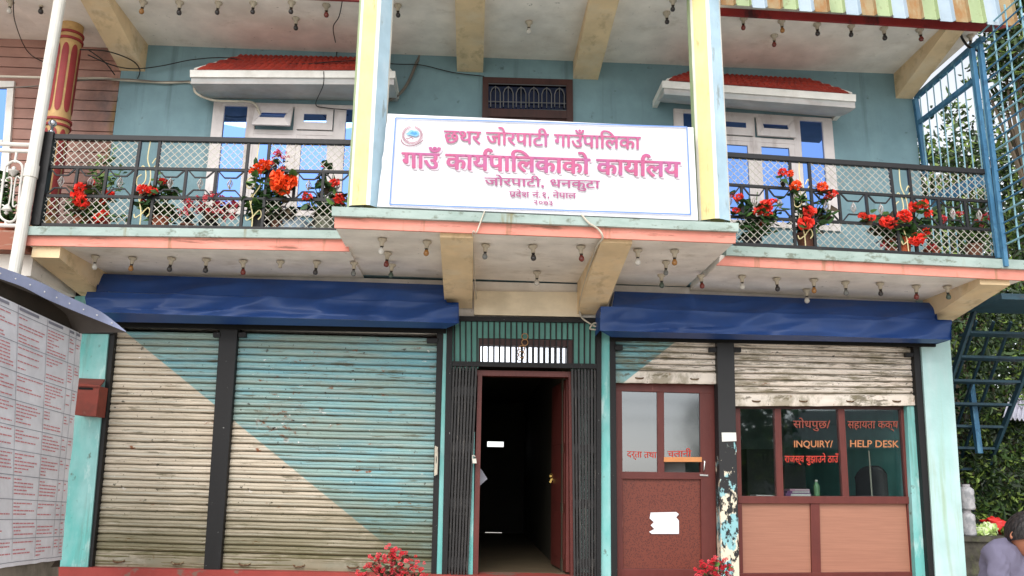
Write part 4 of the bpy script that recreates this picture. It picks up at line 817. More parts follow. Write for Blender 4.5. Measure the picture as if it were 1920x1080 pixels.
row([(269, 3, 'amber'), (337, 4, 'dark'), (410, 5, 'dark'), (475, 5, 'dark'), (547, 4, 'dark'), (612, 9, 'red'), (746, 10, 'dark')], lambda x, y: S(x, y, CZ), 'along the top edge of the left veranda ceiling', GU)
row([(555, 34, 'dark'), (992, 41, 'white'), (1250, 24, 'dark'), (1452, 66, 'red')], lambda x, y: S(x, y, CZ), 'in the inner row of the veranda ceiling', GU)
row([(1262, 0, 'dark'), (1394, 34, 'red'), (1465, 39, 'amber'), (1532, 45, 'dark'), (1596, 48, 'dark'), (1657, 52, 'dark'), (1724, 55, 'red'), (1820, 66, 'grey')], lambda x, y: S(x, y, CZ), 'along the red eave board on the right', GU)
row([(20, 2, 'white'), (78, 2, 'dark')], lambda x, y: S(x, y, CZ), 'on the neighbouring ceiling at top left', GU)
# ------------------------------------------------------------------ cables
mCB = mat('black_cable', (26, 25, 25), .5, bump=0); mCW = mat('white_cable', (196, 188, 172), .6, bump=0); mCG = mat('grey_conduit', (110, 104, 96), .6, bump=0)
def cable(pts, r, m, label, n=6):
    P = spl([W(x, y, Y) for x, y, Y in pts], n); s = MB(); s.tube(P, r, 6)
    c = P[0]; return tag(s.build('cable', m, None, True, at=c), label, 'cable', 'wires strung over the facade')
cable([(-20, 143, -.35), (60, 145, -.3), (150, 147, -.2), (190, 147, -.1), (240, 151, -.04), (310, 155, -.04), (358, 155, -.03), (368, 175, -.12), (400, 188, -.2), (440, 190, -.2), (475, 193, -.1), (488, 215, -.05), (492, 232, -.05)], .013, mCW, 'thick whitish cable running along the walls to the left window canopy')
cable([(-20, 165, -.35), (60, 162, -.3), (140, 152, -.2), (225, 148, -.1), (300, 153, -.05), (356, 152, -.04)], .007, mCG, 'thin grey cable under the whitish bundle on the brown boarded wall')
cable([(150, 93, -.8), (200, 96, -.5), (245, 112, -.2), (262, 130, -.1), (258, 148, -.06)], .006, mCB, 'black cable loop hanging from the left beam')
cable([(165, 103, -.8), (210, 122, -.4), (250, 129, -.15), (300, 124, -.08), (360, 112, -.1), (420, 108, -.15), (470, 115, -.2), (560, 120, -.3), (660, 114, -.3), (740, 120, -.1), (790, 122, -.05), (850, 136, -.03), (908, 143, -.05)], .006, mCB, 'long black cable sagging over the left canopy to the centre door')
cable([(165, 93, -.8), (195, 115, -.4), (215, 140, -.1)], .006, mCB, 'short black cable from the carved column to the wall corner')
cable([(25, -4, -1.0), (28, 40, -.6), (50, 94, -.04), (80, 115, -.04), (110, 118, -.04)], .005, mCB, 'thin wire hanging down the neighbouring ceiling at top left')
cable([(643, -6, -1.12), (636, 30, -.9), (625, 50, -.7), (628, 75, -.3), (632, 90, -.02), (630, 108, -.04)], .005, mCB, 'thin black wire dropping from the ceiling left of the striped pillar')
cable([(607, 134, -.56), (606, 160, -.56), (592, 195, -.1), (610, 202, -.07), (650, 206, -.07)], .005, mCB, 'thin black wire hanging over the left canopy onto the window')
cable([(757, 0, -1.0), (772, 45, -.5), (787, 95, -.02), (778, 125, -.03), (762, 160, -.05), (742, 182, -.1), (715, 193, -.1)], .017, mCG, 'thick grey conduit curving off the ceiling right of the striped pillar')
cable([(909, 395, -1.76), (899, 422, -1.735), (893, 437, -1.72), (886, 446, -1.6), (893, 560, -.1)], .006, mCW, 'thin white wire over the pink band left of the entrance')
cable([(1090, 402, -1.76), (1104, 418, -1.76), (1122, 430, -1.735), (1130, 446, -1.71), (1118, 465, -1.5), (1100, 520, -.7), (1087, 572, -.15), (1090, 594, -.03), (1105, 606, -.03), (1116, 612, -.05), (1121, 609, -.06), (1114, 606, -.06), (1106, 616, -.05), (1118, 618, -.05)], .009, mCW, 'white cable bundle knotted beside the right hood')
cable([(1800, 60, -1.0), (1806, 75, -.9), (1817, 88, -1.02), (1838, 97, -1.1)], .013, mCB, 'short black pipe bent from the ceiling to the blue grille')
s = MB(); o = W(818, 838, -.03)
for i in range(7): s.tube(spl([W(816 + (i % 3) * 2, 836 + i, -.03 - .004 * i), W(820 - (i % 2) * 4, 862, -.035), W(815 + (i % 3) * 2, 892 - i, -.03)], 5), .006, 5)
tag(s.build('rope', mCW, None, at=o), 'hank of white rope hanging on the black post right of the shutter', 'rope')
# ------------------------------------------------------------------ small things on the front
mRUST = mat('letter_box_red', (126, 52, 40), .6, [dict(c=(92, 46, 36), s=9, lo=.5, hi=.7, a=.6), dict(c=(150, 96, 80), s=18, lo=.64, hi=.74, a=.5)])
LB = thing('letter_box', 'rusty red metal letter box hung on the left teal pillar', 'letter box', W(168, 783, -.2))
s = MB(); s.pr([(143, 722), (187, 724), (180, 781), (139, 778)], -.2, .2); s.build('box_body', mRUST, LB, bevel=.004)
s = MB(); a = [W(x, y, -.215) for x, y in ((141, 719), (188, 722))]; b = [W(x, y, -.01) for x, y in ((149, 709), (197, 711))]
s.hexa([a[0], a[1], a[1] + Vector((0, 0, -.02)), a[0] + Vector((0, 0, -.02))], [b[0], b[1], b[1] + Vector((0, 0, -.02)), b[0] + Vector((0, 0, -.02))]); s.build('lid', mRUST, LB)
s = MB(); s.pr([(147, 726), (174, 727), (174, 731), (147, 730)], -.204, .003); s.build('slot', mDARK, LB)
s = MB(); pts = [(1220, 961), (1268, 960), (1273, 964), (1268, 970), (1273, 976), (1273, 1001), (1222, 1001), (1217, 997), (1227, 992), (1220, 985), (1226, 979), (1218, 972)]
s.poly(pts, .185, .004); p0 = W(1245, 981, .185)
tag(s.build('paper_notice', mat('white_paper', (232, 232, 238), .7, bump=0, var=.01), None, at=p0), 'torn blank white paper stuck on the brown lower door panel', 'paper')
PL = thing('padlock', 'open white metal padlock hanging on the gate left of the dark doorway', 'padlock', W(889, 868, .01)); mPL = mat('pale_steel', (206, 200, 190), .35, metal=.5, bump=0)
s = MB(); s.pr([(885, 860), (893, 860), (894, 869), (886, 869)], .0, .025); s.build('lock_body', mPL, PL, bevel=.003); s = MB(); s.tube(spl([W(886, 860, .01), W(886, 855, .01), W(889, 854, .01), W(891, 857, .01)]), .006, 6); s.build('shackle', mPL, PL)
s = MB(); s.poly([(899, 877), (904, 882), (914, 898), (897, 913)], .3, .003); tag(s.build('hanging_paper', mat('grey_paper', (150, 150, 160), .7, bump=0), None, at=W(905, 895, .3)), 'grey paper corner sticking out of the dark doorway', 'paper')
# ---- things on the help desk
s = MB(); s.pr([(1384, 931), (1712, 931), (1712, 937), (1384, 937)], .26, .55); DK = thing('office_desk', 'grey office desk behind the help desk glass', 'desk', W(1550, 934, .4))
s.build('desk_top', mat('desk_laminate', (104, 102, 98), .5), DK); s = MB(); zt = W(1550, 937, .26).z
for x in (1.9, 3.0, 4.2): s.box(x, x + .06, .3, .78, .68, zt - .02)
s.build('desk_frame', mBLACK, DK)
mBK = [mat('mauve_cover', (120, 70, 120), .5), mat('paper_edge', (222, 216, 214), .8), mat('pink_cover', (206, 150, 170), .5)]
for i, (x0, x1, y0, y1, c, lb) in enumerate(((1473, 1521, 925, 931, 0, 'thick mauve book at the bottom of the pile behind the glass'), (1476, 1519, 920.5, 924.6, 0, 'middle book of the pile behind the help desk glass'), (1481, 1518, 917, 920.2, 2, 'pink topped book lying on the pile behind the glass'))):
    s = MB(); s.pr([(x0, y0), (x1, y0), (x1, y1), (x0, y1)], .33 + .01 * i, .16); s.pr([(x0 + 10, y0 + 1), (x1 - 1, y0 + 1), (x1 - 1, y1 - 1), (x0 + 10, y1 - 1)], .325 + .01 * i, .1, 1)
    tag(s.build('book', [mBK[c], mBK[1]], None, at=W((x0 + x1) / 2, y1, .4)), lb, 'book', 'books on the help desk')
BT = thing('drink_bottle', 'green plastic bottle with a white cap beside the books', 'bottle', W(1532, 931, .36)); s = MB(); s.lathe([(.03, 0), (.033, .02), (.031, .05), (.033, .08), (.031, .11), (.015, .14), (.013, .15)], W(1532, 931, .36), 14); s.build('bottle_body', mat('green_plastic', (120, 160, 120), .3), BT, True); s = MB(); s.lathe([(.015, .148), (.015, .17), (.001, .171)], W(1532, 931, .36), 10); s.build('cap', mWHITE, BT)
s = MB(); s.pr([(1418, 928), (1456, 928.5), (1456, 931), (1418, 931)], .3, .2); tag(s.build('paper_stack', mBK[1], None, at=W(1437, 931, .35)), 'thin stack of white papers at the left window pane', 'paper')
cp_ = W(1641, 930, .8); CX, CY = cp_.x, .8; CH = thing('office_chair', 'dark padded office chair seen through the right glass pane', 'chair', (CX, CY, .68)); mCH = mat('black_leatherette', (48, 46, 50), .35, bump=.1)
zt_ = W(1641, 873, .8).z; zb_ = W(1641, 955, .8).z
s = MB(); s.grid(lambda u, v: (CX - .12 + .25 * u + .02 * math.sin(v * 3), CY + .16 - .22 * u - .05 * math.sin(u * 3.14), zb_ + (zt_ - zb_) * v - .12 * (abs(u - .5) * 2) ** 3 * max(0, v - .5) * 2), 12, 12); o = s.build('backrest', mCH, CH, True); md = o.modifiers.new('t', 'SOLIDIFY'); md.thickness = .07
s = MB(); s.lathe([(.01, 0), (.2, .01), (.21, .07), (.16, .1), (.01, .1)], (CX - .08, CY - .02, 1.12), 16); s.build('seat', mCH, CH, True); s = MB(); s.tube([(CX - .08, CY - .02, .78), (CX - .08, CY - .02, 1.13)], .03, 8)
for i in range(5): a = i * 1.2566; s.tube([(CX - .08, CY - .02, .78), (CX - .08 + .2 * math.cos(a), CY - .02 + .2 * math.sin(a), .71)], .02, 6)
s.build('base', mBLACK, CH)
s = MB(); s.tube([W(1637, 960, .35), W(1629, 845, .5)], .008, 6); tag(s.build('stick', mat('pale_stick', (170, 164, 150), .6, bump=0), None, at=W(1637, 960, .35)), 'pale upright stick in front of the office chair', 'stick')
# ------------------------------------------------------------------ neighbouring house on the left
NB_ = thing('neighbour_house', 'pink brown boarded house with a carved red and gold column at the left edge', 'building', (-5.5, 0, 0))
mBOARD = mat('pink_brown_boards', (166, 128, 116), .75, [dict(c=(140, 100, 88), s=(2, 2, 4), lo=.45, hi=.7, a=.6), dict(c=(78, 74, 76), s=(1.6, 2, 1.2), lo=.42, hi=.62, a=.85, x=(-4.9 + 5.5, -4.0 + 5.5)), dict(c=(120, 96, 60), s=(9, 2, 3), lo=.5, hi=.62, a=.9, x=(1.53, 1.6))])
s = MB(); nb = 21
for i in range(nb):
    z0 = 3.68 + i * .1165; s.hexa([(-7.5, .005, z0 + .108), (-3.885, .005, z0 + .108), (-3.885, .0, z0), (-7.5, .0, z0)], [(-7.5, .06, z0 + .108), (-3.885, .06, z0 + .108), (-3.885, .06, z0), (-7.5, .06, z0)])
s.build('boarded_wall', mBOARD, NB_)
s = MB(); s.box(-7.5, -4.0, .05, 7, 0, 6.1); s.build('inner_wall', mat('dark_backing', (52, 44, 44), .9), NB_)
s = MB(); s.box(-7.5, -4.605, -1.15, .0, CZ + .01, CZ + .14); s.build('ceiling', mCREAM, NB_)
s = MB(); s.box(-4.6, -3.895, -1.15, .0, CZ - .05, CZ - .004); s.build('ceiling_edge', mCREAM, NB_)
s = MB(); za = W(20, 432, -1.06).z; zb = W(20, 468, -1.06).z; s.box(-7.5, -4.04, -1.06, 0, zb, za); s.build('balcony_slab', mat('weathered_brick_red', (150, 96, 78), .9, [dict(c=(170, 158, 142), s=(2.4, 2, 14), lo=.46, hi=.56, a=.85), dict(c=(74, 58, 50), s=(3, 3, 22), lo=.55, hi=.65, a=.8)]), NB_)
s = MB(); s.box(-7.5, -4.04, -.9, 0, zb - .2, zb - .002); s.build('soffit', mCREAM, NB_)
s = MB(); s.pr([(-120, 150), (27, 152), (25, 165), (-120, 163)], -.03, .05); s.pr([(13, 165), (25, 165), (8, 430), (-8, 430)], -.03, .05); s.pr([(-120, 260), (4, 262), (3, 270), (-120, 268)], -.028, .05); wo_ = s.build('window', mWHITE, NB_)
s = MB(); s.pr([(-120, 163), (14, 165), (-6, 430), (-140, 430)], -.01, .008); s.build('pane', mGLASSBLUE, wo_)
cb = W(137, 40, -.44); mGOLD = mat('column_gold_paint', (182, 146, 96), .6, [dict(c=(226, 190, 124), s=8, lo=.5, hi=.7, a=.5), dict(c=(120, 100, 80), s=(3, 3, 2), lo=.56, hi=.7, a=.6, z=(2.0 + 3.9, 6.05))]); mMAR = mat('column_red_paint', (142, 48, 48), .6, [dict(c=(112, 38, 40), s=9, lo=.5, hi=.7, a=.5)])
cx, cy_ = cb.x, -.44; r0 = .108; H0, H1 = 3.7, 6.12; prof = []
bands = [5.93, 5.86, 4.98, 4.92, 4.06, 4.0]
zz = H0
prof = [(r0, H0)]
for b in sorted(bands): prof += [(r0, b - .012), (r0 + .012, b - .006), (r0 + .012, b + .014), (r0, b + .02)]
prof += [(r0, H1)]
s = MB(); s.lathe([(r, z) for r, z in prof], (cx, cy_, 0), 32); co = s.build('column', mGOLD, NB_)
for b in bands: s = MB(); s.lathe([(r0 + .016, b - .012), (r0 + .018, b), (r0 + .016, b + .012)], (cx, cy_, 0), 32); s.build('red_ring', mMAR, co)
for z0, z1 in ((4.08, 4.88), (5.06, 5.80)):
    for kf in range(8):
        a0 = kf * math.pi / 4 + .2
        def cp(u, v):
            w = .30 * (u - .5) * 2; e = .10 * math.sqrt(max(0, 1 - ((u - .5) * 2) ** 2)); z = lerp(z0 + .1 - e, z1 - .1 + e, v)
            return (cx + math.cos(a0 + w) * (r0 + .004), cy_ + math.sin(a0 + w) * (r0 + .004), z)
        s = MB(); s.grid(cp, 12, 4); s.build('red_panel', mMAR, co)
# neighbour's white railing
NR = thing('steel_railing', 'white tubular railing with an oval ornament at the left edge', 'railing', W(20, 428, -1.0)); Yn = -1.0; mNR = mat('white_tube', (216, 212, 206), .35, bump=0)
for q in (((-60, 268), (68, 272)), ((-60, 280), (66, 284)), ((-60, 421), (50, 424))): s = MB(); s.tube([W(*q[0], Yn), W(*q[1], Yn)], .02, 8); s.build('rail', mNR, NR)
for q in (((62, 270), (50, 424)), ((-4, 270), (-14, 424)), ((32, 282), (28, 305)), ((11, 415), (10, 424))): s = MB(); s.tube([W(*q[0], Yn), W(*q[1], Yn)], .012, 8); s.build('upright', mNR, NR)
s = MB(); s.tube(spl([W(x, y, Yn) for x, y in ((10, 312), (26, 302), (42, 312), (38, 350), (33, 400), (20, 416), (0, 404), (2, 370), (10, 312))], 6), .011, 6); s.tube(spl([W(x, y, Yn) for x, y in ((12, 335), (22, 336), (16, 384), (4, 384))], 5), .007, 6); s.tube(spl([W(x, y, Yn) for x, y in ((38, 335), (30, 334), (24, 384), (32, 384))], 5), .007, 6); s.build('oval_ornament', mNR, NR)
for x, y in ((25, 322), (13, 392)):
    s = MB(); s.lathe([(.001, -.05), (.018, -.035), (.04, 0), (.05, .01), (.012, .02), (.02, .04), (.001, .055)] if y < 350 else [(.001, -.055), (.02, -.04), (.012, -.02), (.05, -.01), (.04, 0), (.018, .035), (.001, .05)], W(x, y, Yn), 12); s.build('finial', mNR, NR, True)
# white rain pipe
s = MB(); pa, pb = W(119, -40, -1.13), W(24, 530, -1.13); s.tube([pa, pb], .052, 16); j = lerp(pa, pb, .64); dj = (pb - pa).normalized(); s.tube([j - dj * .02, j + dj * .1], .06, 16); s.tube([lerp(pa, pb, .3) - dj * .01, lerp(pa, pb, .3) + dj * .015], .054, 16)
tag(s.build('drain_pipe', mat('white_pvc', (222, 220, 212), .45, [dict(c=(176, 170, 156), s=(8, 8, 1.2), lo=.5, hi=.7, a=.6)], bump=0), None, at=pb), 'white plastic rain pipe standing between the two houses', 'pipe')
plant('leafy_plant', 'dark green leafy pot plant behind the white railing', 8, -.7, .1, .15, 'terra', [(30, 330, 4)], 2, (0, 0, 1), 160, .2, None, z0=za, poty=420, lsize=.06, extra=((0, 320), (15, 340), (5, 360), (25, 370), (10, 330), (-5, 345)))
s = MB(); p0 = W(63, 505, -.75); s.lathe([(.05, 0), (.05, -.03), (.02, -.04), (.03, -.09), (.001, -.1)], p0 + Vector((0, 0, .1)), 12); tag(s.build('wall_lamp_holder', mWHITE, None, at=p0), 'white lamp holder on the cream beam above the awning', 'lamp holder')
# ------------------------------------------------------------------ notice board and awning
NBD = thing('notice_board', 'tall board with a creased white table poster in red print at the left edge', 'notice board', W(113, 1060, -.8))
bc = [W(-40, 508, -2.4), W(153, 588, -.78), W(115, 1062, -.78), W(-40, 1082, -2.4)]; off = Vector((-.05, .0, 0))
s = MB(); s.hexa([p + Vector((-.015, 0, 0)) for p in bc], [p + off for p in bc]); s.build('backing_panel', mat('dark_board', (60, 52, 44), .8), NBD)
pc = [W(-36, 541, -2.4), W(151, 626, -.8), W(112, 1050, -.8), W(-36, 1069, -2.4)]
def pw(u, v):
    p = bil(pc, u, v); w = .012 * noise.noise(Vector((u * 2.2, v * 2, 3))) + .010 * math.exp(-((v - .80 - .12 * (1 - u)) / .03) ** 2) - .014 * math.exp(-((v - .9 + .1 * u) / .05) ** 2) * u
    z = -.006 * noise.noise(Vector((u * 9, v, 7))) * (v > .97); e = .02 * noise.noise(Vector((v * 7, 1, 9))) * (u > .96)
    return p + Vector((w + .014, e, z))
s = MB(); s.grid(pw, 30, 44); s.build('poster', mat('poster_vinyl', (226, 226, 232), .5, [dict(c=(196, 192, 196), s=3, lo=.5, hi=.7, a=.4)], bump=.05), NBD, True)
ln, ps = MB(), MB(); pr2 = random.Random(5)
def pq(mb, u0, v0, u1, v1):
    n = max(1, int((u1 - u0) / .05)); e = Vector((.004, 0, 0)); o = len(mb.v)
    for i in range(n + 1): u = lerp(u0, u1, i / n); mb.v += [pw(u, v0) + e, pw(u, v1) + e]
    for i in range(n): mb.f.append([o + 2 * i, o + 2 * i + 2, o + 2 * i + 3, o + 2 * i + 1]); mb.m.append(0)
cols = [.02, .30, .60, .845, .925, .995]; rows_ = [.0, .035, .155, .27, .38, .48, .57, .665, .755, .83, .90, .985]
for v in rows_[1:]: pq(ln, .0, v - .0012, .995, v + .0012)
for u in cols[:-1]:
    for i in range(40): pq(ln, u, i / 41, u + .003, (i + 1) / 41)
for ri in range(1, len(rows_) - 1):
    for ci in range(len(cols) - 1):
        v = rows_[ri] + .012; nl = int((rows_[ri + 1] - rows_[ri] - .012) / .0135); wd_ = cols[ci + 1] - cols[ci]
        for L in range(nl if ci < 3 else min(nl, pr2.randint(2, 6))):
            if pr2.random() < .12: v += .0135; continue
            u = cols[ci] + .012; end = cols[ci] + wd_ * pr2.choice((.35, .6, .8, .92, .96)) - .01
            while u < end - .008:
                w = pr2.uniform(.018, .05); pq(ps, u, v, min(u + w, end), v + .0044); u += w + .006
            v += .0135
for ci in range(len(cols) - 1): pq(ln, cols[ci] + .05 * (cols[ci + 1] - cols[ci]), .008, cols[ci + 1] - .3 * (cols[ci + 1] - cols[ci]), .02)
ln.build('table_rule', mat('grey_print', (138, 138, 150), .6, bump=0), NBD); ps.build('table_print', mat('red_print', (206, 126, 132), .6, bump=0, var=.03), NBD)
s = MB(); s.tube([bc[2] + Vector((-.03, -.05, .0)), Vector((bc[2].x - .03, bc[2].y - .05, 0))], .03, 8); s.build('leg', mCONC, NBD); s = MB(); s.tube([bc[3] + Vector((-.03, .05, 0)), Vector((bc[3].x - .03, bc[3].y + .05, 0))], .03, 8); s.build('leg', mCONC, NBD)
s = MB(); q = [W(-40, 1060, -2.42), W(112, 1052, -.8), W(112, 1085, -.8), W(-40, 1110, -2.42)]; s.hexa([p + Vector((-.01, 0, 0)) for p in q], [p + Vector((-.09, 0, 0)) for p in q]); s.build('bottom_rail', mCONC, NBD)
AW = thing('sheet_awning', 'curved blue grey sheet awning over the notice board', 'awning', W(0, 510, -2.2)); mAW = mat('blue_grey_sheet', (150, 158, 188), .65, [dict(c=(168, 176, 206), s=(3, 3, 3), lo=.5, hi=.7, a=.5), dict(c=(230, 232, 240), s=40, lo=.72, hi=.75, a=.8)], bump=.1)
tp = spl([W(x, y, Y) for x, y, Y in ((-60, 480, -2.7), (0, 501, -2.25), (42, 516, -2.0), (83, 533, -1.75), (117, 551, -1.5), (156, 569, -1.25), (194, 588, -1.02), (236, 621, -.86))], 6); bt = spl([W(x, y, Y) for x, y, Y in ((-60, 503, -2.7), (0, 523, -2.25), (42, 538, -2.0), (83, 559, -1.75), (117, 574, -1.5), (156, 590, -1.25), (194, 605, -1.02), (236, 622.5, -.86))], 6)
n = len(tp); s = MB(); s.grid(lambda u, v: lerp(tp[min(n - 1, int(u * (n - 1) + .5))], bt[min(n - 1, int(u * (n - 1) + .5))], v), n - 1, 2); o = s.build('edge_flashing', mAW, AW); md = o.modifiers.new('t', 'SOLIDIFY'); md.thickness = .004
s = MB()
def roof(u, v):
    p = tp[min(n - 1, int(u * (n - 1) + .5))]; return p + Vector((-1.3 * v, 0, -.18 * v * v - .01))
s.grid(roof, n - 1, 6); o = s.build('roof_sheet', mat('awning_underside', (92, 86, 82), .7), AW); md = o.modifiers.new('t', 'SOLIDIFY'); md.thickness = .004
s = MB()
for i in range(2, n - 1, 4): s.ball(lerp(tp[i], bt[i], .55) + Vector((.004, -.004, 0)), .007, 6)
s.build('rivet', mWHITE, AW)
# ------------------------------------------------------------------ blue grille and steel staircase on the right
mBG = mat('blue_steel_paint', (62, 112, 146), .5, [dict(c=(110, 156, 178), s=(20, 20, 4), lo=.5, hi=.65, a=.6), dict(c=(40, 66, 92), s=9, lo=.55, hi=.7, a=.6)], bump=.1); mBGL = mat('pale_blue_rod', (132, 176, 190), .5, bump=0); mSTR = mat('dark_blue_steel', (44, 74, 88), .55, [dict(c=(30, 48, 60), s=6, lo=.5, hi=.65, a=.6), dict(c=(96, 84, 70), s=12, lo=.64, hi=.72, a=.6)])
GR = thing('security_grille', 'blue barred steel grille closing the right end of the balcony', 'grille', W(1870, 484, -1.05))
A0, A1 = W(1717, 183, -.02), W(1843, 72, -1.08); B0, B1 = W(1722, 231, -.02), W(1832, 147, -1.02)
for a, b, w in ((A0, A1, .05), (B0, B1, .045), (W(1716, 186, -.02), W(1737, 330, -.02), .05), (W(1822, 92, -1.06), W(1872, 484, -1.06), .042), (W(1838, 84, -1.12), W(1886, 500, -1.12), .038)): s = MB(); s.bar(a, b, w, w); s.build('frame_bar', mBG, GR)
for i in range(9):
    t = (i + .6) / 9.4; p = lerp(A0, A1, t); s = MB(); s.tube([p, Vector((p.x + .005, p.y, 3.75))], .007, 5); s.build('vertical_bar', mBGL, GR)
gx = W(1838, 84, -1.12).x + .02
for i in range(22):
    z = 5.98 - i * .104; s = MB(); s.tube([Vector((gx, -1.1, z)), Vector((gx, -1.75, z + .012))], .009, 5); s.build('rod', mBG if i % 3 else mBGL, GR)
for yy in (-1.3, -1.5, -1.72): s = MB(); s.tube([Vector((gx + .012, yy, 3.7)), Vector((gx + .012, yy, 6.06))], .008, 5); s.build('vertical_bar', mBGL, GR)
s = MB(); s.hexa([W(1742, 366, .3), W(1846, 322, -.3), W(1850, 345, -.3), W(1745, 390, .3)], [W(1742, 366, .32), W(1846, 322, -.28), W(1850, 345, -.28), W(1745, 390, .32)]); s.build('kick_plate', mBG, GR)
ST = thing('steel_staircase', 'blue steel staircase with open treads descending behind the right pillar', 'staircase', (4.85, 0, 0))
def sy(k): return .42 + .207 * k
def sz(k): return 3.26 - .241 * k
for k_ in range(-1, 12): s = MB(); s.box(5.42, 6.2, sy(k_) - .02, sy(k_) + .2, sz(k_) - .028, sz(k_)); s.build('tread', mSTR, ST)
for x in (5.4, 6.22): s = MB(); s.bar((x, sy(-1.4), sz(-1.4)), (x, sy(12), sz(12)), .06, .03, up=(1, 0, 0)); s.build('stringer', mSTR, ST)
for x in (5.6, 5.8, 6.0, 6.4): s = MB(); s.bar((x, sy(-1) + .35, sz(-1) - .1), (x, sy(11) + .35, sz(11) - .1), .034, .02, up=(1, 0, 0)); s.build('brace', mSTR, ST)
s = MB(); s.bar(W(1819, 712, 1.2), W(1836, 850, 1.2), .06, .06); s.build('support_post', mBG, ST)
s = MB(); s.box(5.3, 6.3, -.4, .3, 3.44, 3.5); s.build('landing', mSTR, ST)
# ------------------------------------------------------------------ slope, ledge wall, trees
def hz(x, y): return max(0, min(3.2, (y - 2.2) * .5 + (x - 5.5) * .05)) + .25 * noise.noise(Vector((x * .5, y * .5, 2)))
s = MB(); s.grid(lambda u, v: (4.95 + 26 * u, 1.2 + 40 * v, hz(4.95 + 26 * u, 1.2 + 40 * v) - .12), 40, 60); hl = s.build('hillside', mat('dark_leafy_soil', (30, 32, 20), .95, [dict(c=(30, 34, 20), s=3, lo=.45, hi=.6, a=.7)])); hl['kind'] = 'structure'
LW = MB(); zl = W(1850, 1006, .3).z; LW.grid(lambda u, v: (4.93 + 3.2 * u, .3 + .03 * noise.noise(Vector((u * 20, v * 7, 1))), zl - .05 - v * zl), 60, 16); LW.box(4.92, 8.2, .26, .9, zl - .05, zl)
tag(LW.build('stone_wall', mat('dark_stone', (74, 70, 62), .9, [dict(c=(44, 42, 36), s=7, lo=.45, hi=.6, a=.8), dict(c=(96, 100, 66), s=5, lo=.56, hi=.7, a=.6)], bump=.6, bs=14), None, at=(6, .5, 0)), 'low dark stone ledge wall right of the building', 'wall')
mBK2 = mat('bark', (92, 80, 66), .9, bump=.5)
LM = [mat('tree_leaf_dark', (34, 54, 24), .5, bump=0, var=.2, spec=.5), mat('tree_leaf_mid', (58, 84, 34), .5, bump=0, var=.2, spec=.5), mat('tree_leaf_light', (118, 140, 62), .5, bump=0, var=.2, spec=.5)]
def tree(name, label, base, clusters, n, ls, trunk_r, seed, cat='tree', group=None, wts=(5, 4, 2), droop=.3):
    rr = random.Random(seed); T = thing(name, label, cat, base, group); base = Vector(base)
    tk = MB(); cen = sum((Vector(c[0]) for c in clusters), Vector()) / len(clusters); fork = lerp(base, cen, .45)
    tk.tube(spl([base, lerp(base, fork, .5) + rv(rr) * .08, fork], 5), [trunk_r * (1 - .4 * i / 10) for i in range(11)], 8)
    for c, r in clusters: tk.tube(spl([fork, lerp(fork, Vector(c), .5) + rv(rr) * .15, Vector(c)], 4), [trunk_r * (.5 - .42 * i / 8) for i in range(9)], 5, cap=False)
    tk.build('trunk', mBK2, T)
    cr = MB(); tot = sum(r ** 2 for c, r in clusters)
    for c, r in clusters:
        c = Vector(c)
        for _ in range(int(n * r * r / tot)):
            if _ % 6 == 0: tw = c + rv(rr) * r * rr.uniform(.3, 1.0); tm = rr.choices((0, 1, 2), wts)[0]
            p = tw + rv(rr) * rr.uniform(.0, .22) * max(.5, ls / .1); d = rv(rr); d.z -= droop
            leaf(cr, p, d, (Vector((0, -.3, 1)) + rv(rr) * .8).normalized(), ls * rr.choice((.5, .8, 1, 1.2, 1.6)) * rr.uniform(.8, 1.2), ls * rr.uniform(.3, .7), tm if rr.random() < .7 else rr.randrange(3))
    cr.build('crown', LM, T); return T
def C(x, y, Y, r): p = W(x, y, Y); return ((p.x, p.y, p.z), r)
GT = 'trees beyond the right end of the building'
tree('broadleaf_tree', 'bushy green tree right behind the blue grille', (7.3, 4.5, 1.0), [C(1760, 330, 4, .8), C(1810, 285, 4.2, .6), C(1770, 420, 4, .9), C(1850, 330, 4.6, .9), C(1900, 300, 5, .9), C(1740, 290, 4, .5), C(1850, 430, 4.4, 1.0), C(1790, 215, 4.4, .3), C(1930, 420, 5, 1.0), C(1745, 500, 3.8, .8), C(1845, 205, 4.8, .25)], 7000, .105, .16, 3, group=GT, wts=(5, 5, 2))
tree('tall_tree', 'taller thin crowned tree with leaves against the white sky at the top right', (9.4, 4.0, .8), [C(1905, 90, 3.6, .55), C(1930, 30, 3.6, .6), C(1870, 60, 3.8, .3), C(1915, 180, 3.8, .35), C(1890, 10, 3.6, .35), C(1960, 120, 4, .7), C(1865, 110, 3.9, .25), C(1900, 140, 3.7, .3), C(1840, 140, 3.9, .22), C(1880, 190, 3.9, .25)], 2600, .12, .14, 5, group=GT, wts=(6, 3, 2))
tree('dark_tree', 'dense dark leafed tree below the steel staircase', (6.4, 2.9, .5), [C(1830, 620, 2.4, .6), C(1880, 600, 2.6, .7), C(1800, 680, 2.2, .5), C(1860, 700, 2.4, .6), C(1910, 680, 2.8, .6), C(1930, 560, 3, .7), C(1800, 560, 2.6, .5), C(1840, 530, 2.9, .5), C(1815, 760, 2.2, .5), C(1800, 840, 2.0, .4)], 4600, .085, .1, 7, group=GT, wts=(10, 3, .6))
tree('bush', 'dark shrub thicket growing above the stone ledge', (6.3, 1.9, .9), [C(1860, 840, 1.8, .42), C(1900, 820, 1.9, .5), C(1930, 880, 1.8, .5), C(1870, 920, 1.5, .38), C(1840, 890, 1.6, .35), C(1910, 940, 1.4, .36), C(1830, 950, 1.3, .25), C(1890, 780, 2.1, .45), C(1860, 970, 1.2, .22), C(1940, 780, 2.2, .5), C(1940, 980, 1.2, .25)], 4200, .075, .05, 9, 'bush', wts=(9, 4, 1.2))
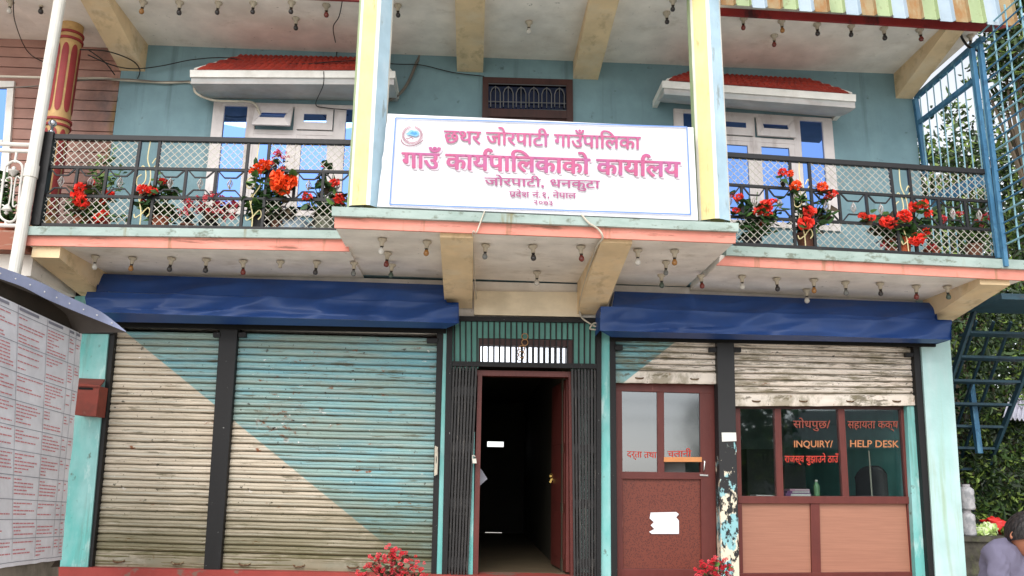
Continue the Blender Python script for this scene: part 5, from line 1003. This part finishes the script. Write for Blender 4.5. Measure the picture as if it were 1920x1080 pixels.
tree('far_tree', 'hazy green tree standing farthest back on the slope', (11.5, 12, 3.0), [C(1760, 450, 11, 1.6), C(1860, 500, 11, 1.9), C(1950, 480, 11, 2), C(1760, 580, 10, 1.5), C(1880, 620, 10, 1.7), C(1800, 700, 9, 1.5), C(1900, 760, 9, 1.6)], 6000, .22, .25, 13, group=GT, wts=(4, 4, 2))
s = MB(); q = [W(1893, 742, 2.0), W(1960, 735, 2.1), W(1960, 790, 1.45), W(1880, 783, 1.4)]
s.grid(lambda u, v: bil(q, u, v) + Vector((0, 0, .02 * math.sin(u * 60))), 60, 4); o = s.build('roof_sheet', mat('pale_tin_sheet', (196, 194, 206), .45, [dict(c=(120, 116, 110), s=30, lo=.7, hi=.74, a=.8)]), None, at=q[3]); tag(o, 'pale corrugated tin sheet lying on the slope behind the staircase', 'tin sheet'); md = o.modifiers.new('t', 'SOLIDIFY'); md.thickness = .005
# ---- things on the ledge
mCLR = glassmat('clear_plastic', (.80, .82, .84, 1), .2, (.9, .9, .92, 1), .15); mCLR2 = mat('milky_plastic', (150, 150, 154), .25, [dict(c=(196, 192, 194), s=14, lo=.45, hi=.6, a=.7), dict(c=(150, 140, 144), s=11, lo=.56, hi=.66, a=.6)], bump=.3, bs=20)
for i, (x, y, lb) in enumerate(((1817, 1005, 'lower clear plastic jar of the stack on the ledge'), (1815, 958, 'upper clear plastic jar of the stack on the ledge'))):
    J = thing('plastic_jar', lb, 'jar', W(x, y, .42), 'plastic jars on the stone ledge'); b = W(x, y, .42)
    if i == 0: b.z = zl; zj = zl + .262
    else: b.z = zj
    J.location = b; ORG[J] = b
    s = MB(); s.lathe([(.07, 0), (.078, .02), (.072, .07), (.078, .09), (.072, .15), (.078, .17), (.074, .21), (.04, .235), (.035, .235)], b, 18); s.build('jar_body', mCLR2, J, True); s = MB(); s.lathe([(.04, .232), (.042, .26), (.001, .262)], b, 14); s.build('lid', mat('white_lid', (170, 164, 168), .5), J)
def veg(name, label, cat, x, y, r, m, seed, sq=(1, 1, 1)):
    c = W(x, y, .5); c.z = zl + r * sq[2] * .85; s = MB()
    for i in range(70):
        q = rv(random.Random(seed * 100 + i)); p = c + Vector((q.x * sq[0], q.y * sq[1], q.z * sq[2])) * r * .9
        leaf(s, p, q.cross(rv()).normalized(), q, r * .9, r * .8, i % len(m))
    s.ball(c, r * .86, 12, 0, sq); tag(s.build(name, m, None, at=(c.x, c.y, zl)), label, cat)
mCAB = mat('cabbage_leaf', (178, 204, 120), .5, bump=.2); mCAB2 = mat('cabbage_rib', (214, 226, 180), .5, bump=.2)
veg('cabbage', 'pale green cabbage lying on the ledge beside the red bag', 'cabbage', 1853, 990, .075, [mCAB, mCAB2], 3, (1.25, 1, .9)); veg('cauliflower', 'white headed vegetable between the jars and the cabbage', 'vegetable', 1832, 992, .055, [mCAB2, mCAB], 4); veg('leafy_greens', 'bunch of green leaves at the right of the red bag', 'vegetable', 1888, 996, .05, [LM[1], LM[2]], 6)
s = MB(); c = W(1872, 988, .75); c.z = zl + .06
def bag(u, v):
    th = v * math.pi; a = u * 2 * math.pi; q = Vector((math.sin(th) * math.cos(a), math.sin(th) * math.sin(a), math.cos(th))); r = .1 * (1 + .5 * noise.noise(q * 2.2 + Vector((4, 0, 0))) + .2 * noise.noise(q * 7))
    return c + Vector((q.x * r * 1.6, q.y * r, q.z * r * .85 + .02 - q.x * .04))
s.grid(bag, 30, 18); tag(s.build('plastic_bag', mat('red_plastic_bag', (206, 44, 40), .35, bump=.3, bs=16), None, True, at=(c.x, c.y, zl)), 'crumpled red plastic bag behind the cabbage', 'bag')
# ------------------------------------------------------------------ the person at the lower right
def skin(nodes, edges, lv=2):
    me = bpy.data.meshes.new('skin'); me.from_pydata([tuple(p) for p, r in nodes], edges, []); o = bpy.data.objects.new('skin', me); COL.objects.link(o)
    md = o.modifiers.new('s', 'SKIN'); md.use_smooth_shade = True
    for v, (p, r) in zip(me.skin_vertices[0].data, nodes): v.radius = (r, r) if not isinstance(r, tuple) else r
    me.skin_vertices[0].data[0].use_root = True
    sb = o.modifiers.new('d', 'SUBSURF'); sb.levels = lv; sb.render_levels = lv
    bpy.context.view_layer.update(); m2 = bpy.data.meshes.new_from_object(o.evaluated_get(bpy.context.evaluated_depsgraph_get()))
    r = ([v.co.copy() for v in m2.vertices], [tuple(p.vertices) for p in m2.polygons]); bpy.data.objects.remove(o); bpy.data.meshes.remove(me); bpy.data.meshes.remove(m2); return r
hc = W(1918, 1003, -3.8); FA = R(-62)
F = Vector((math.cos(FA), math.sin(FA), 0)); SD = Vector((-math.sin(FA), math.cos(FA), 0))   # forward, her left
hip = Vector((hc.x, hc.y, 0)) - F * .16 + Vector((.02, 0, 0))
def L_(f, s_, z): return hip + F * f + SD * s_ + Vector((0, 0, z))
PZ = hc.z + .045
body = [(L_(0, 0, .60), .12), (L_(.0, 0, .78), .10), (L_(.03, 0, .95), .10), (L_(.06, 0, PZ - .18), .06), (L_(.11, 0, PZ - .10), .055), (L_(.15, 0, PZ - .06), .055)]
ed = [(0, 1), (1, 2), (2, 3), (3, 4), (4, 5)]
arms, legs, hands = [], [], []
def chain(par, pts):
    i0 = par
    for p in pts: body.append(p); ed.append((i0, len(body) - 1)); i0 = len(body) - 1
    return i0
for sg in (-1, 1):
    w = chain(3, [(L_(.06, .145 * sg, PZ - .165), .045), (L_(.10, .215 * sg, PZ - .36), .045), (L_(.24, .2 * sg, PZ - .47), .038), (L_(.36, .1 * sg, PZ - .46), .027), (L_(.41, .075 * sg, PZ - .46), .03)])
    for k_, (so_, ln_) in enumerate(((.028, .06), (.01, .075), (-.008, .07), (-.026, .055))):
        pth = [(L_(.45, (.075 + so_) * sg, PZ - .465), .0095), (L_(.45 + ln_ * .6, (.07 + so_) * sg, PZ - .475), .0088), (L_(.45 + ln_ * .9, (.066 + so_) * sg, PZ - .5), .008)]; chain(w, pth)
    chain(w, [(L_(.405, .035 * sg, PZ - .445), .011), (L_(.435, .02 * sg, PZ - .45), .009)])
    chain(0, [(L_(.06, .11 * sg, .58), .09), (L_(.42, .15 * sg, .60), .065), (L_(.40, .15 * sg, .32), .05), (L_(.38, .15 * sg, .08), .036), (L_(.5, .16 * sg, .035), .034), (L_(.57, .165 * sg, .03), .028)])
P_ = thing('person', 'dark haired person in a lilac shirt sitting with head bowed at the lower right corner', 'person', (hip.x, hip.y, 0))
mSK = mat('skin', (176, 116, 88), .5, [dict(c=(150, 92, 70), s=9, lo=.5, hi=.7, a=.4)], bump=.05, var=.03); mLIL = mat('lilac_shirt', (104, 100, 120), .9, [dict(c=(88, 82, 104), s=6, lo=.45, hi=.7, a=.5)], bump=.3, bs=60); mTRO = mat('dark_trousers', (52, 52, 66), .85); mHAIR = mat('black_hair', (24, 20, 20), .4, [dict(c=(62, 54, 52), s=(90, 90, 9), lo=.48, hi=.62, a=.8)], bump=.7, bs=90)
bv, bf_ = skin(body, ed); s = MB(); s.add(bv, bf_)
# head: tilted frame, face forward and down
hd_f = (F * .86 + Vector((0, 0, -.5))).normalized(); hd_s = SD; hd_u = hd_s.cross(hd_f).normalized()
if hd_u.z < 0: hd_u = -hd_u
HC = hc + F * .02
def headp(a, b, grow=0, hair=False):       # a around, b from crown to chin
    th = b * math.pi; x = math.sin(th) * math.cos(a); y = math.sin(th) * math.sin(a); z = math.cos(th)
    f, sd, up = x * .098, y * .076, z * .118
    if z < 0: sd *= 1 - .28 * (-z) ** 1.5; f = f * (1 - .12 * -z) + .012 * -z
    if x > .3 and not hair:
        n = math.exp(-(y / .16) ** 2)
        f += n * (.022 * math.exp(-((z + .22) / .13) ** 2) + .010 * math.exp(-((z + .02) / .16) ** 2)); f += .007 * math.exp(-((z + .52) / .07) ** 2) * math.exp(-(y / .3) ** 2); f += .008 * math.exp(-((z + .82) / .12) ** 2) * math.exp(-(y / .35) ** 2)
        for e in (-.42, .42): f -= .010 * math.exp(-((y - e) / .17) ** 2 - ((z - .02) / .1) ** 2)
        f += .006 * math.exp(-((z - .16) / .07) ** 2) * math.exp(-(y / .6) ** 4)
    q = Vector((f, sd, up)); q += q.normalized() * grow
    return HC + hd_f * q.x + hd_s * q.y + hd_u * q.z
s.grid(lambda u, v: headp(u * 2 * math.pi, v), 56, 44)
for sg in (-1, 1):
    e = HC + hd_s * (.076 * sg) + hd_f * -.005 + hd_u * -.012; s.grid(lambda u, v: e + hd_s * sg * .016 * math.sin(v * 3.14) + hd_f * (-.018 + .03 * math.cos(u * 6.283) * v * .6 - .002) + hd_u * (.033 * math.sin(u * 6.283) * v), 14, 5)
s.build('body', mSK, P_, True)
s = MB(); s.grid(lambda u, v: headp(u * 2 * math.pi, v * lerp(.36, .76, .5 - .5 * math.cos(u * 2 * math.pi)), .018 + .006 * noise.noise(Vector((u * 40, v * 2, 0))), True), 120, 24)
s.build('hair', mHAIR, P_, True)
s = MB()
for sg in (-1, 1): s.ball(headp(.38 * sg, .49, .0), .011, 8)
s.build('eyes', mat('dark_eye', (30, 22, 20), .2, bump=0), P_, True); s = MB()
for sg in (-1, 1): s.tube([headp(a * sg, .435 + .01 * abs(a - .4), .004) for a in (.16, .3, .45, .58)], [.003, .005, .005, .002], 6)
s.build('eyebrows', mHAIR, P_, True); s = MB(); s.tube([headp(a, .665, .002) for a in (-.26, -.12, 0, .12, .26)], [.003, .006, .007, .006, .003], 6); s.build('mouth', mat('lips', (140, 74, 64), .5, bump=0), P_, True)
sh = [(L_(0, 0, .60), .155), (L_(.0, 0, .78), .15), (L_(.03, 0, .95), .16), (L_(.07, 0, PZ - .16), .135), (L_(.115, 0, PZ - .105), .078)]; se = [(0, 1), (1, 2), (2, 3), (3, 4)]
for sg in (-1, 1):
    i0 = 3
    for p in [(L_(.06, .155 * sg, PZ - .15), .072), (L_(.085, .195 * sg, PZ - .26), .062), (L_(.10, .215 * sg, PZ - .36), .058), (L_(.24, .2 * sg, PZ - .47), .052), (L_(.32, .14 * sg, PZ - .465), .044)]: sh.append(p); se.append((i0, len(sh) - 1)); i0 = len(sh) - 1
v_, f_ = skin(sh, se, 4); v_ = [p + Vector((0, 0, .0)) + rv() * 0 + (Vector((noise.noise(p * 9), noise.noise(p * 9 + Vector((5, 0, 0))), noise.noise(p * 14))) * .012 + Vector((.4, -1, .3)) * .013 * (1 - abs(noise.noise(Vector((p.x * 7 + p.z * 14, p.y * 6, p.z * 9)))) * 3.4) + Vector((0, -1, 0)) * .006 * (1 - abs(noise.noise(Vector((p.x * 18 - p.z * 12, p.y * 14, p.z * 6 + 4)))) * 3) ) for p in v_]; s = MB(); s.add(v_, f_); s.build('shirt', mLIL, P_, True)
tr = [(L_(0, 0, .60), .15)]; te = []
for sg in (-1, 1):
    i0 = 0
    for p in [(L_(.06, .11 * sg, .585), .105), (L_(.42, .15 * sg, .605), .082), (L_(.40, .15 * sg, .32), .07), (L_(.385, .15 * sg, .12), .06)]: tr.append(p); te.append((i0, len(tr) - 1)); i0 = len(tr) - 1
v_, f_ = skin(tr, te); s = MB(); s.add(v_, f_); s.build('trousers', mTRO, P_, True)
SL = thing('stool', 'low red plastic stool under the seated person', 'stool', (hip.x, hip.y, 0)); mST = mat('red_stool_plastic', (170, 50, 44), .4); s = MB(); s.lathe([(.001, .455), (.17, .455), (.175, .44), (.17, .41), (.001, .41)], (hip.x, hip.y, 0), 20); s.build('seat', mST, SL)
for i in range(4): a = i * math.pi / 2 + .5; s = MB(); s.tube([(hip.x + .13 * math.cos(a), hip.y + .13 * math.sin(a), .42), (hip.x + .18 * math.cos(a), hip.y + .18 * math.sin(a), 0)], .02, 6); s.build('leg', mST, SL)
# ------------------------------------------------------------------ house across the road (mirrored in the glass)
OH = thing('house', 'dim gabled house across the road, mirrored in the help desk glass', 'house', (16, -26, 0))
s = MB(); s.box(12.8, 24, -32, -26, 0, 3.3); s.build('wall', mat('grey_house_wall', (92, 94, 94), .9), OH)
s = MB(); s.add([(12.2, -25.5, 3.0), (24.6, -25.5, 3.4), (24.6, -29, 5.2), (14.6, -29, 4.9), (12.2, -32.5, 3.0), (24.6, -32.5, 3.4)], [(0, 1, 2, 3), (3, 2, 5, 4), (0, 3, 4), (1, 5, 2), (0, 4, 5, 1)]); s.build('roof', mat('tin_roof', (112, 116, 118), .6), OH)
for x in (13.6, 16.8, 20): s = MB(); s.box(x, x + 1.4, -26.0, -25.95, 1.2, 2.6); s.build('window', mDARK, OH)
OT = ((10.6, -24, 3.6), 1.4), ((11.6, -25, 4.7), 1.5), ((9.6, -25, 4.4), 1.1), ((10.8, -24.5, 2.2), 1.4), ((12.0, -25, 3.0), 1.2), ((9.2, -25, 2.6), .9)
tree('reflection_tree', 'unseen dark tree added across the road to darken the left help desk pane', (10.6, -24.5, 0), list(OT), 2600, .3, .2, 21, wts=(8, 3, .5))  # tree out of view, added to darken what the glass reflects
for i, (z, lb) in enumerate(((5.0, 'upper street wire mirrored in the service door glass'), (4.3, 'middle street wire mirrored in the service door glass'), (3.7, 'lowest street wire mirrored in the service door glass'))):
    w = MB(); w.tube([Vector((-30 + 8 * k_, -20 - i * .3, z + .9 * ((k_ - 5.6) / 5.6) ** 2)) for k_ in range(12)], .022, 5); tag(w.build('cable', mCB, None, at=(0, -20, z)), lb, 'cable', 'street wires across the road')
